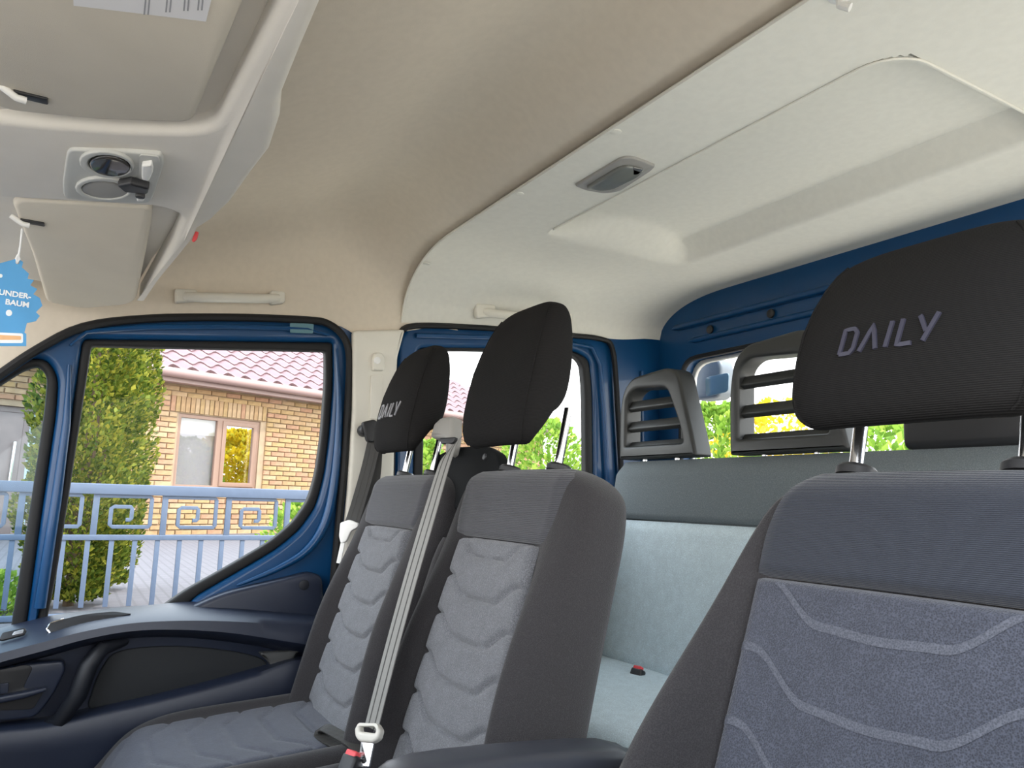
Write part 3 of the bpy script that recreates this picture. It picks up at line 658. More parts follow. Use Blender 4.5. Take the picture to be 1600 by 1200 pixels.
SEC = [(0, .088, -.052, -.012), (.02, .104, -.066, -.002), (.07, .118, -.076, .014), (.18, .125, -.081, .028), (.35, .127, -.076, .034), (.55, .124, -.066, .036), (.74, .117, -.050, .036), (.88, .106, -.034, .032), (.96, .092, -.020, .026), (1, .062, -.008, .014)]
LET = {'D': [[(0, 0), (.12, 1), (.62, 1), (.78, .82), (.70, .18), (.52, 0), (0, 0)]], 'A': [[(0, 0), (.55, 1), (.80, 0)]], 'I': [[(.25, 0), (.42, 1)]],
       'L': [[(.14, 1), (0, 0), (.65, 0)]], 'Y': [[(.05, 1), (.40, .36)], [(.85, 1), (.30, 0)]]}
def headrest(root, B, zb, h_, wsc, dsc, thread, tz, tw, drop=.035, posts=.087, yoff=0.0, pd_=-.035, text=True):
    """cushion on two steel posts; zb: height of its lower edge"""
    top = B.P(0, B.H, pd_); yc = top.y+yoff+(zb-top.z)*math.tan(B.t)*.6
    lean = math.tan(B.t)*.22
    def sec(f):
        for a, b in zip(SEC, SEC[1:]):
            if f <= b[0]: t = (f-a[0])/(b[0]-a[0]); return [a[i]+(b[i]-a[i])*t for i in range(4)]
        return list(SEC[-1])
    def pt(f, th_):
        _, w_, yf, yb = sec(f); w_ *= wsc; yf *= dsc; yb *= dsc
        c, s_ = math.cos(th_), math.sin(th_); e = 2/3.4
        x = w_*math.copysign(abs(c)**e, c); m, D = (yf+yb)/2, (yb-yf)/2; y = m+D*math.copysign(abs(s_)**e, s_)
        z = zb+f*h_+drop*sstep(.35, .8, (y-yf)/(yb-yf+1e-6))*(1-f)**2
        return V((B.cx+x, yc+y+lean*f*h_, z))
    N = 32; fs = [0, .008, .02, .045, .08, .13, .2, .3, .4, .5, .6, .7, .8, .88, .93, .965, .985, 1]
    rows = [[pt(f, 2*math.pi*j/N) for j in range(N)] for f in fs]
    hr = loft('headrest', rows, HEADC, root, cv=True, sub=1, ends=True)
    def front(x, f):
        _, w_, yf, yb = sec(f); w_ *= wsc; yf *= dsc; yb *= dsc
        m, D = (yf+yb)/2, (yb-yf)/2; return V((B.cx+x, yc+m-D*max(0, 1-abs(x/w_)**3.4)**(1/3.4)+lean*f*h_, zb+f*h_))
    # stitched piping where the face meets the sides
    for sg in (-1, 1):
        sweep('piping', [pt(f, math.radians(-90+sg*52)) for f in (.03, .06, .13, .25, .4, .55, .7, .82, .9, .95)], .0016, HEADC, hr, n=6)
    # embroidered word
    x = -tw/2; lw = tw/5.0; lh = tw*.235
    for ch in ('DAILY' if text else ''):
        for st in LET[ch]:
            pts = []
            for a, b in zip(st, st[1:]):
                for k in range(4): t = k/4; pts.append((a[0]+(b[0]-a[0])*t, a[1]+(b[1]-a[1])*t))
            pts.append(st[-1])
            path = [front(x+p[0]*lw, tz+p[1]*lh/h_)+V((0, -.0008, 0)) for p in pts]
            sweep('embroidery', path, 1, thread, hr, sec=[(-.0021, -.0012), (.0021, -.0012), (.0021, .0012), (-.0021, .0012)], up=(0, -1, .1))
        x += lw*{'I': .78, 'L': .86}.get(ch, 1.03)
    for sg in (-1, 1):
        p0 = B.P(sg*posts, B.H-.015, pd_); p1 = V((B.cx+sg*posts, p0.y+(zb+.07-p0.z)*math.tan(B.t)*.75, zb+.07))
        po = sweep('post', [p0, p1], .0075, CHROME, root, n=14)
        g = B.P(sg*posts, B.H-.002, pd_)
        gd = disc('post_guide', g-V((0, 0, .006)), (0, math.sin(B.t), math.cos(B.t)), .022, .012, BLACKP, root, prof=[(0, 0), (.022, 0), (.022, .008), (.018, .012), (.009, .0125), (.009, 0)])

# double passenger bench
pb = empty('passenger_bench', (-1.46, .35, 0)); tag(pb, 'grey cloth double passenger bench seat with two headrests', 'seat')
BM = Back(-1.185, .545, .50, .615, 14.0); BO = Back(-1.705, .545, .50, .612, 14.0)
build_back(pb, BM, .166, .232, .050, .475, 6, SEATB, SEATP, SEATU, wb=.008, um=(.165, .03), tap=.2)
build_back(pb, BO, .166, .238, .050, .475, 6, SEATB, SEATP, SEATU, wb=.012, um=(.165, .03), tap=.2)
headrest(pb, BM, 1.120, .262, 1.02, 1.0, THREAD, .42, .10, posts=.083, drop=.05, text=False, yoff=-.030)
headrest(pb, BO, 1.130, .258, 1.02, 1.0, THREAD, .33, .135, posts=.083, drop=.045, yoff=-.018)
# padded centre strip and the belt tower between the backrests
rows = []
for h, w_, d in ((0, .03, .0), (.1, .03, .0), (.3, .028, -.004), (.44, .028, -.008), (.47, .028, -.02)):
    rows.append([BM.P(-.260+x*w_, h, d+e) for x, e in ((-1, -.1), (-1, -.03), (-.6, -.004), (0, 0), (.6, -.004), (1, -.03), (1, -.1))])
loft('centre_strip', rows, SEATB, pb, sub=1)
ct = plate('belt_tower', PL(BM.P(-.262, .48, -.06), (0, -math.cos(BM.t), math.sin(BM.t))), rounded([V(p) for p in ((668, 800), (676, 750), (690, 716), (720, 702), (770, 699), (792, 712), (796, 740), (770, 800))], 8), [], .02, MATTE, pb, bev=.008)
p = BM.P(-.20, .60, .005); disc('tower_screw', at(758, 714, Y=p.y-.02), (0, -1, .2), .006, .003, BLACKP, pb, bev=.001)
# cushions
def cushion(root, cx, W, y0, y1, z, mat1, mat2, name='cushion', tilt=.06):
    rows = []
    def prof(y):
        t = (y-y0)/(y1-y0); zt = z-tilt*t+.0; f = 1-sstep(0, .26, t); return zt-.09*f*f
    for t in (0, .01, .04, .09, .16, .3, .5, .7, .85, .96, 1):
        y = y0+(y1-y0)*t; zt = prof(y); bl = .022*sstep(.05, .3, t)
        half = [(0, 0), (W*.5, .0), (W*.70, .002), (W*.78, bl), (W*.90, bl*.9), (W*.985, -.012), (W, -.05), (W*.985, -.13)]
        rows.append([V((cx+x, y, zt+d)) for x, d in [(-a, b) for a, b in half[::-1]]+half[1:]])
    o = loft(name, rows, mat1, root, sub=2)
    nx, ny = 40, 70; ya, yb_ = y0+.03, y1-.03; wI = W*.71
    def dd(x, y):
        u = x/wI; t = (y-ya)/(yb_-ya); e = math.sqrt(max(0, min(1, (1-abs(u))/.08, t/.04, (1-t)/.04)))
        a = abs(u); q = (y-ya-.05*(sstep(.35, .9, a)))/.075; k = q-math.floor(q); ds = min(k, 1-k)*.075
        return -.006+.016*e-.0045*math.exp(-(ds/.004)**2)+.004*k**.6*(1-k)**.25
    rows = [[V((cx+x, y, prof(y)+dd(x, y))) for x in [wI*(-1+2*i/nx) for i in range(nx+1)]] for y in [ya+(yb_-ya)*j/ny for j in range(ny+1)]]
    loft('quilted_insert', rows, mat2, root, ang=80)
cushion(pb, -1.715, .255, .09, .62, .512, SEATB, SEATPD, tilt=-.03)  # inserts take the darkened cloth in place of shade on the cushions
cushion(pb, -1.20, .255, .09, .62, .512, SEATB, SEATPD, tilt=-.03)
rbox('seat_base', (-1.46, .34, .22), (.98, .46, .44), BLACKP, pb, bev=.02)

# driver seat
ds = empty('driver_seat', (-.46, .35, 0)); tag(ds, 'grey cloth driver seat with light wave stripes and steel headrest posts', 'seat')
BD = Back(-.450, .515, .48, .632, 17.5)
build_back(ds, BD, .158, .190, .100, .500, 6, SEATB, SEATPD, SEATUD, stripe=True, wb=.125, um=(.3, .024), wk=.98)
headrest(ds, BD, 1.112, .198, 1.10, 1.0, THREAD2, .38, .112, drop=.03, posts=.086)
cushion(ds, -.450, .262, .02, .60, .52, SEATB, SEATPD)
rbox('seat_base', (-.455, .33, .2), (.48, .44, .4), BLACKP, ds, bev=.02)
# fold-down armrest on its inner side
ap = [V((-.765, y, z)) for y, z in ((.295, .728), (.306, .735), (.33, .738), (.42, .735), (.54, .728), (.62, .72))]
sweep('armrest', ap, [.35, .8, 1, 1, 1, 1], M('slate armrest vinyl', (.035, .038, .05), .35, spec=.6), ds, sec=rsec(.078, .06, .022), up=(0, 0, 1), sub=1)

# ------------------------------------------------------------------ seat belts
def belt_end(root, path, w_, mat, name='webbing', up=(.5, -.8, .2)):
    o = sweep(name, catmull(path, 8), 1, mat, root, sec=[(-w_/2, -.0008), (w_/2, -.0008), (w_/2, .0008), (-w_/2, .0008)], up=up)
    for c in (-.22*w_, .22*w_):
        for e in (-.0010, .0010): sweep('woven_rib', catmull(path, 8), 1, BELTD, o, sec=[(c-.0016, e-.0002), (c+.0016, e-.0002), (c+.0016, e+.0002), (c-.0016, e+.0002)], up=up)
    return o
sb = empty('seat_belt', (-2.0, .62, .5)); tag(sb, 'dark seat belt hanging from the cream pillar with pale tongue', 'seat belt', 'seat belts')
pk = PX(-1.985)
a = pk.p(573, 672); disc('anchor', a-V((.03, 0, 0)), (1, 0, 0), .017, .03, BLACKP, sb, bev=.006)
plate('anchor_ring', PX(-1.99), rounded([V(p) for p in ((563, 660), (585, 655), (600, 690), (572, 692))], 6), [], .014, BLACKP, sb, bev=.005)
belt_end(sb, [pk.p(586, 684), pk.p(574, 735), pk.p(557, 795), PX(-1.98).p(549, 818)], .038, BELTD, up=(.75, -.65, .1))
belt_end(sb, [PX(-2.0).p(588, 690), PX(-2.0).p(582, 760), PX(-2.0).p(560, 860), PX(-2.0).p(530, 930)], .038, BELTD, up=(.75, -.65, .1))
pt_ = PL(PX(-1.972).p(545, 825), (.75, -.65, .1))
plate('tongue', pt_, rounded([V(p) for p in ((533, 817), (547, 812), (562, 818), (561, 824), (550, 830), (543, 846), (534, 850), (531, 838))], 3), [], .008, WHITEPL, sb, bev=.003)
sweep('tongue_blade', [pt_.off(.003).p(536, 848), pt_.off(.003).p(529, 880)], 1, WHITEPL, sb, sec=rsec(.012, .003, .001), up=(.75, -.65, .1))

mb = empty('seat_belt', (-1.5, .5, .5)); tag(mb, 'pale grey seat belt fastened across the outer passenger backrest', 'seat belt', 'seat belts')
def on_back(x, y, d): return PL(BO.P(0, 0, d), (0, -math.cos(BO.t), math.sin(BO.t))).p(x, y)
belt_end(mb, [on_back(712, 692, .02), on_back(697, 718, .045), on_back(672, 800, .065), on_back(640, 910, .07), on_back(610, 1020, .07), on_back(580, 1138, .07)], .048, BELT, up=(.1, -1, .25))
hz = PL(BO.P(0, 0, .02), (.25, -math.cos(BO.t), math.sin(BO.t)))
plate('guide_housing', hz, rounded([V(p) for p in ((686, 689), (692, 668), (703, 658), (722, 656), (721, 690), (716, 712), (710, 716), (709, 692))], 3), [], .03, DGREYPL, mb, bev=.01, seg=4)
plate('guide_slot', hz.off(.024), rounded([V(p) for p in ((690, 686), (716, 684), (712, 694), (692, 695))], 3), [], .008, BLACKP, mb, bev=.002)
pt2 = PL(on_back(580, 1145, .075), (.5, -.8, .35))
plate('tongue_grip', pt2, rounded([V(p) for p in ((560, 1140), (566, 1131), (594, 1131), (601, 1142), (597, 1156), (588, 1162), (567, 1160), (561, 1152))], 4), [rounded([V(p) for p in ((568, 1136), (594, 1137), (592, 1147), (569, 1144))], 2)], .014, M('pale beige plastic', (.70, .67, .60), .45), mb, bev=.005, seg=4)
plate('tongue_blade', pt2.off(-.002), rounded([V(p) for p in ((566, 1156), (586, 1160), (578, 1200), (560, 1200))], 3), [ellipse_px(570, 1188, 4, 5, 0, 10)], .004, CHROME, mb, bev=.001)
def buckle(name, p, label, rot, s_=1.):
    r = empty(name, p); tag(r, label, 'buckle', 'seat belt buckles'); R_ = Matrix.Rotation(rot, 3, 'Z') @ Matrix.Rotation(-.5, 3, 'X')
    rbox('buckle_body', p, (.036*s_, .024*s_, .07*s_), BLACKP, r, bev=.006, rot=R_)
    rbox('release_button', V(p)+R_ @ V((0, -.004, .034*s_)), (.026*s_, .014*s_, .014*s_), RED, r, bev=.003, rot=R_)
buckle('belt_buckle', PL((0, .5, .56), (0, 0, 1)).p(540, 1214)+V((0, 0, .0)), 'black buckle with red button between the passenger cushions', .4)
buckle('belt_buckle', at(992, 1066, Y=1.33), 'red topped buckle standing on the rear bench cushion', .2)
lp = PL((0, .5, .548), (0, 0, 1))
q = lp.p(525, 1165); o = sweep('strap_loop', catmull([q+V(d) for d in ((.10, .03, -.01), (.05, .02, .012), (.0, .0, .022), (-.035, -.015, .026), (-.045, -.02, .014), (-.02, -.01, .006), (.03, .012, .0))], 6), 1, BELTD, sec=[(-.012, -.0012), (.012, -.0012), (.012, .0012), (-.012, .0012)], up=(.1, -.3, 1))
tag(o, 'small black strap loop lying on the outer passenger cushion', 'strap')

# ------------------------------------------------------------------ rear bench
rb = empty('rear_bench', (-1.1, 1.4, 0)); tag(rb, 'pale blue grey rear bench seat under the back window', 'seat')
BR = Back(0, 1.435, .62, .553, 9)
def rear_rows(h0, h1, x0, x1, n, d0, edge=(1, 1)):
    rr = []
    for j in range(n+1):
        t = j/n; h = h0+(h1-h0)*t; e = min(1 if not edge[0] else t/.05, 1 if not edge[1] else (1-t)/.05, 1); r = []
        for i in range(41):
            u = i/40; x = x0+(x1-x0)*u; s_ = min(1, u/.02, (1-u)/.02)
            r.append(BR.P(x, h, d0+.012*math.sqrt(max(0, min(e, s_)))-.03*sstep(.9, 1.01, h/BR.H)))
        rr.append(r)
    return rr
for x0, x1 in ((-1.97, -.24),):
    rows = []
    for h, dd_, dt in ((-.08, .0, .10), (.1, .0, .11), (.3, .0, .11), (BR.H-.06, .0, .11), (BR.H-.015, -.012, .095), (BR.H, -.04, .07)):
        rows.append([BR.P(x, h, d) for x, d in ((x0, dd_-.02), (x0+.015, dd_), (x1-.015, dd_), (x1, dd_-.02), (x1, -dt+.02), (x1-.02, -dt), (x0+.02, -dt), (x0, -dt+.02))])
    loft('backrest', rows, REARC2, rb, cv=True, sub=1, ends=True)
    loft('lower_panel', rear_rows(-.05, .365, x0+.01, x1-.01, 24, 0), REARC, rb, ang=80)
    loft('upper_panel', rear_rows(.369, BR.H-.004, x0+.01, x1-.01, 20, 0, (1, 0)), REARC2, rb, ang=80)
    rows = []
    for y, z in ((.94, .50), (.95, .57), (.98, .595), (1.10, .60), (1.30, .595), (1.46, .585)):
        rows.append([V((x, y, z+dz)) for x, dz in ((x0, -.12), (x0, -.03), (x0+.02, -.004), (x0+.06, 0), ((x0+x1)/2, 0), (x1-.06, 0), (x1-.02, -.004), (x1, -.03), (x1, -.12))])
    loft('cushion', rows, REARC, rb, sub=1)
rbox('seat_base', (-1.1, 1.25, .26), (1.72, .5, .5), BLACKP, rb, bev=.02)
def louvre_headrest(x0, z0, h_, wb_, wt, label, Yf=1.515, slats=2):
    r = empty('louvred_headrest', (x0+wb_/2, Yf+.03, z0)); tag(r, label, 'headrest', 'louvred rear headrests')
    pl = PL((x0, Yf+.062, z0), (0, -1, 0))          # a = +x
    sk = (wb_-wt)
    Z = lambda t: z0
    o_ = rounded([V(p) for p in ((0, 0), (wb_, 0), (wb_-.012, .05), (wb_-sk*.9, h_*.93), (wb_-sk-.04, h_), (.06, h_-.012), (.016, h_-.05), (.0, h_*.55))], [.006, .01, .04, .03, .03, .04, .03, .05])
    i_ = rounded([V(p) for p in ((.030, .040), (wb_-.052, .040), (wb_-.066, .09), (wb_-sk*.9-.05, h_-.06), (.07, h_-.048), (.034, h_-.075))], [.006, .01, .03, .025, .03, .025])
    sg = 1 if pl.a.x > 0 else -1
    plate('frame', pl, [(sg*p.x, p.y) for p in o_], [[(sg*p.x, p.y) for p in i_]], .062, LOUV, r, bev=.010, seg=4, world=True)
    for k in range(slats+1):
        z = z0+.030+k*(h_-.10)/(slats+.6); w0, w1 = .022, wb_-.048-sk*.85*(z-z0)/h_
        R_ = Matrix.Rotation(.95, 3, 'X')
        rbox('slat', (x0+(w0+w1)/2, Yf+.028, z+.008), (w1-w0, .034, .020), LOUV, r, bev=.005, rot=R_)
    for xx in (.09, wb_-.11): sweep('post', [V((x0+xx, Yf+.032, z0-.05)), V((x0+xx, Yf+.032, z0+.01))], .007, CHROME, r, n=10)
louvre_headrest(-1.95, 1.166, .268, .345, .265, 'black louvred headrest of the rear bench beside the blue door pillar')
louvre_headrest(-1.478, 1.164, .300, .36, .28, 'black louvred headrest of the rear bench, partly behind the driver headrest')
o = rbox('low_headrest', (-.80, 1.56, 1.200), (.40, .07, .086), BLACKP, bev=.02, seg=4); tag(o, 'low dark headrest pad of the rear bench behind the driver seat', 'headrest')

# work lamp outside the back window
wl = empty('work_lamp', (-1.78, 1.98, 1.40)); tag(wl, 'grey rectangular lamp hanging outside the back window', 'lamp')
pw = PY(1.99)
plate('lamp_body', pw, rounded([V(p) for p in ((1098, 570), (1140, 562), (1146, 575), (1145, 615), (1138, 625), (1104, 628), (1096, 618))], 8), [], .06, M('grey lamp housing', (.16, .18, .20), .4), wl, bev=.012)
plate('lamp_glass', pw.off(.06), rounded([V(p) for p in ((1103, 590), (1140, 582), (1139, 612), (1104, 620))], 6), [], .004, M('lamp glass with painted reflection', (.10, .17, .22), .1, spec=.9), wl, bev=.001)  # blue grey of a reflection put into the lens colour
sweep('bracket', [pw.off(.03).p(1118, 570), pw.off(.03).p(1112, 550), at(1106, 530, Y=1.84)], .012, M('black bracket', (.03, .03, .03), .5), wl, n=8)

# ------------------------------------------------------------------ yard: ground, fence
ZG = .36
def ground(name, x0, x1, y0, y1, z0, z1, mat, label):
    o = rbox(name, ((x0+x1)/2, (y0+y1)/2, (z0+z1)/2), (abs(x1-x0), abs(y1-y0), abs(z1-z0)), mat, bev=0, smooth=False); tag(o, label, 'ground', kind='structure'); return o
ground('ground', -60, 60, -60, 60, -1.2, -.8, ASPH, 'unseen sandy street under the van, paled to bounce light into the cab')
ground('yard_paving', -50, -4.35, -30, 40, -.8, ZG, PAVE, 'pale paved yard in front of the brick house')
XF = -4.6
fn_ = empty('garden_fence', (XF, 0, ZG)); tag(fn_, 'grey blue metal fence with square scroll panels', 'fence')
pF = PX(XF)
zt = pF.p(300, 768).z; zl = pF.p(300, 840).z; yc0 = pF.p(138, 900).y; pit = (pF.p(348, 900).y-yc0)/2
y0, y1 = yc0-pit*6, yc0+pit*9
rbox('top_rail', (XF, (y0+y1)/2, zt), (.05, y1-y0, .055), PAINTG, fn_, bev=.004)
rbox('lower_rail', (XF, (y0+y1)/2, zl), (.03, y1-y0, .028), PAINTG, fn_, bev=.003)
rbox('bottom_rail', (XF, (y0+y1)/2, ZG+.02), (.03, y1-y0, .028), PAINTG, fn_, bev=.003)
hh = zt-zl; base = None
for i in range(16):
    y = y0+pit*i
    if base is None: base = rbox('scroll_post', (XF, y, (zt+zl)/2), (.024, .03, hh), PAINTG, fn_, bev=.002); b1 = base
    else: b1 = base.copy(); COL.objects.link(b1); b1.location = base.location+V((0, pit*i, 0))
sc = [(.02, .86), (.78, .86), (.80, .82), (.80, .26), (.78, .22), (.26, .22), (.22, .26), (.22, .60), (.26, .64), (.50, .64), (.52, .60), (.52, .40), (.50, .37), (.44, .37)]
sb_ = None
for i in range(15):
    if sb_ is None: sb_ = sweep('scroll', [V((XF, y0+p[0]*pit, zl+p[1]*hh)) for p in sc], 1, PAINTG, fn_, sec=rsec(.020, .022, .003), up=(1, 0, 0))
    else: b1 = sb_.copy(); COL.objects.link(b1); b1.location = sb_.location+V((0, pit*i, 0))
pk_ = None
for i in range(46):
    y = y0+pit*i/3-.02
    if pk_ is None: pk_ = rbox('picket', (XF, y, (zl+ZG+.06)/2), (.018, .024, zl-ZG-.06), PAINTG, fn_, bev=.002)
    else: b1 = pk_.copy(); COL.objects.link(b1); b1.location = pk_.location+V((0, pit*i/3, 0))
for y in (y0-.05, y1+.05): rbox('fence_post', (XF, y, (zt+ZG)/2), (.08, .08, zt-ZG+.1), PAINTG, fn_, bev=.005)

# ------------------------------------------------------------------ brick house
hdir = ray(1769, 786); hu = V((hdir.x, hdir.y, 0)).normalized(); hn = V((hu.y, -hu.x, 0))
if hn.dot(-ray(340, 765)) < 0: hn = -hn
r0 = ray(340, 765).normalized(); r0 = V((r0.x, r0.y, 0)).normalized()
ph = PL(V((r0.x*13.2, r0.y*13.2, 0)), hn)
SG = 1 if ph.a.dot(hu) > 0 else -1          # ph.a runs along the wall to the image right
hs = empty('brick_house', ph.o+V((0, 0, ZG))); tag(hs, 'beige brick house with burgundy tiled roof behind the fence', 'house')
zE = ph.p(366, 612).z                         # top of the wall below the soffit
uL, uR = ph.uv(-330, 700)[0], ph.uv(850, 700)[0]
zB = ZG-.02
wx0, wy1 = ph.uv(281, 645); wx1 = ph.uv(409, 655)[0]; wy0 = ph.uv(340, 765)[1]
dx0, dx1 = ph.uv(-75, 700)[0], ph.uv(44, 700)[0]; dy1 = ph.uv(20, 634)[1]; dx2 = ph.uv(66, 700)[0]
wall = plate('wall', ph.off(-.32), [(uL, zB), (uR, zB), (uR, zE), (uL, zE)], [[(wx0, wy0), (wx1, wy0), (wx1, wy1), (wx0, wy1)], [(dx0, zB+.03), (dx2, zB+.03), (dx2, dy1), (dx0, dy1)]], .30, MORTAR, hs, world=True)
# bricks: one shared mesh per colour, each brick an object under the wall
bl, bh, bd = .25, .068, .035
def brick_mesh(m, l=bl, h=bh):
    bm = bmesh.new(); bmesh.ops.create_cube(bm, size=1)
    for v in bm.verts: v.co = V((v.co.x*l, v.co.y*bd, v.co.z*h))
    bmesh.ops.bevel(bm, geom=[e for e in bm.edges if all(v.co.y < 0 for v in e.verts)], offset=.006, segments=1, affect='EDGES')
    me = bpy.data.meshes.new('brick'); bm.to_mesh(me); bm.free(); me.materials.append(m); return me
BMESH = [brick_mesh(m) for m in BRICKS]; BUP = [brick_mesh(m, bh, .24) for m in BRICKS]; BHF = [brick_mesh(m, .119, bh) for m in BRICKS]
hrot = math.atan2(ph.a.y, ph.a.x)
def free(u, z, up=False):
    l, h = (bh, .24) if up is True else (.119, bh) if up == 2 else (bl, bh)
    for a, b, c, d in ((wx0, wx1, wy0, wy1), (dx0, dx2, zB, dy1)):
        if u+l/2 > a-.005 and u-l/2 < b+.005 and z+h/2 > c-.005 and z-h/2 < d+.005: return False
    return True
cand = []
NL = int((wx1-wx0+.3)/.08); lx0, lx1 = wx0-.165, wx0-.12+NL*.08-.03
for iu in range(NL): cand.append((wx0-.12+iu*.08, wy1+.135, True))
nz = int((zE-zB)/.081)
for k in range(nz):
    z = zB+.045+k*.081; u = uL+.13+(.131 if k % 2 else 0)
    while u < uR-.12:
        lint = lambda a, l: wy1-.03 < z < wy1+.28 and a+l/2 > lx0 and a-l/2 < lx1
        if free(u, z) and not lint(u, bl): cand.append((u, z, False))
        else:
            for q in (-.0655, .0655):
                if free(u+q, z, 2) and not lint(u+q, .119): cand.append((u+q, z, 2))
        u += .262
cu_, cz_ = (ph.uv(380, 700))
cand.sort(key=lambda c: abs(c[0]-cu_)*.8+abs(c[1]-cz_)*.9 if c[2] is not True else -1)
for i, (u, z, up) in enumerate(cand[:300]):
    o = bpy.data.objects.new('brick', random.choice((BUP if up is True else BHF if up == 2 else BMESH))); COL.objects.link(o)
    o.location = ph.fn(u, z, -.005+random.uniform(-.004, .006))-wloc(wall); o.rotation_euler = (0, 0, hrot); o.parent = wall
for m, part in zip(BRICKS, range(4)):
    vv, ff = [], []
    for u, z, up in cand[300+part::4]:
        b = len(vv); l, h = (bh, .24) if up is True else (.119, bh) if up == 2 else (bl, bh); c = random.uniform(.006, .016)
        for du, dz in ((-1, -1), (1, -1), (1, 1), (-1, 1)): vv.append(ph.fn(u+du*l/2, z+dz*h/2, -.02))
        for du, dz in ((-1, -1), (1, -1), (1, 1), (-1, 1)): vv.append(ph.fn(u+du*(l/2-.005), z+dz*(h/2-.005), c))
        ff += [(b+4, b+5, b+6, b+7)]+[(b+j, b+(j+1) % 4, b+4+(j+1) % 4, b+4+j) for j in range(4)]
    if vv: tag(mk('brickwork', vv, ff, m, wall, smooth=False, fix=False), kind='stuff')
# house window: two sashes
hw = empty('window', ph.fn((wx0+wx1)/2, wy0, 0), hs)
pw_ = ph.off(-.10)
def rect(a, b, c, d): return [(a, c), (b, c), (b, d), (a, d)]
plate('frame', pw_, rect(wx0, wx1, wy0, wy1), [rect(wx0+.06, (wx0+wx1)/2-.05, wy0+.06, wy1-.06), rect((wx0+wx1)/2+.05, wx1-.06, wy0+.06, wy1-.06)], .06, BROWN, hw, bev=.01, world=True)
um = (wx0+wx1)/2
plate('sash', pw_.off(.02), rect(um+.04, wx1-.05, wy0+.05, wy1-.05), [rect(um+.11, wx1-.12, wy0+.12, wy1-.12)], .06, BROWN, hw, bev=.01, world=True)
plate('blind', pw_.off(-.06), rect(wx0, um, wy0, wy1-.30), [], .01, BLIND, hw, world=True)
plate('blind', pw_.off(-.30), rect(um-.02, wx1, wy0, wy1), [], .01, M('dim room', (.16, .12, .08), .9), hw, world=True)  # no blind: sheet coloured dark for the dim room behind the pane
plate('blind_case', pw_.off(-.06), rect(wx0, um, wy1-.30, wy1), [], .01, M('white blind', (.75, .74, .72), .8), hw, world=True)
plate('pane', pw_.off(.015), rect(wx0+.05, um-.04, wy0+.05, wy1-.05), [], .008, glassmat('left pane', (.9, .9, .9), .07), hw, world=True)
plate('pane', pw_.off(.035), rect(um+.08, wx1-.09, wy0+.09, wy1-.09), [], .008, MIRROR, hw, world=True)
plate('sill', ph.off(-.10), rect(wx0-.06, wx1+.06, wy0-.05, wy0), [], .16, BROWN, hw, bev=.006, world=True)
# entrance door
hd_ = empty('entrance_door', ph.fn((dx0+dx1)/2, zB, 0), hs)
plate('frame', ph.off(-.16), rect(dx0, dx2, zB+.03, dy1), [rect(dx0+.08, dx1-.06, zB+.06, dy1-.08), rect(dx1+.02, dx2-.06, zB+.12, dy1-.08)], .08, DOORB, hd_, bev=.01, world=True)
plate('leaf', ph.off(-.14), rect(dx0+.07, dx1-.05, zB+.06, dy1-.07), [], .05, DOORB, hd_, bev=.008, world=True)
plate('side_pane', ph.off(-.12), rect(dx1+.01, dx2-.05, zB+.10, dy1-.07), [], .01, M('frosted side pane', (.45, .55, .60), .2), hd_, world=True)
hb = ph.off(-.04); sweep('handle', [hb.p(24, 690), hb.p(15, 752)], .02, CHROME, hd_, n=8)
for y in (696, 744):
    q = hb.p(24-(y-690)*.145, y); sweep('handle_stand', [q, q-hn*.06], .012, CHROME, hd_, n=8)
# soffit, fascia, gutter
ov = .28
def hbx(name, u0, u1, c0, c1, z0, z1, mat, bev=.01):
    pts = [ph.fn(u, z, c) for u in (u0, u1) for c in (c0, c1) for z in (z0, z1)]
    f = [(0, 1, 3, 2), (4, 6, 7, 5), (0, 2, 6, 4), (1, 5, 7, 3), (0, 4, 5, 1), (2, 3, 7, 6)]
    return mk(name, pts, f, mat, hs, smooth=False)
hbx('soffit', uL-.5, uR+.4, -.1, ov, zE, zE+.03, SOFF)
hbx('fascia', uL-.5, uR+.4, ov, ov+.03, zE-.02, zE+.17, GUTTER)
gs = [(ov+.03, zE+.17), (ov+.03, zE+.08), (ov+.07, zE+.04), (ov+.13, zE+.04), (ov+.165, zE+.08), (ov+.17, zE+.17)]
loft('gutter', [[ph.fn(u, z, c) for c, z in gs] for u in (uL-.5, uR+.4)], GUTTER, hs, thick=.006)
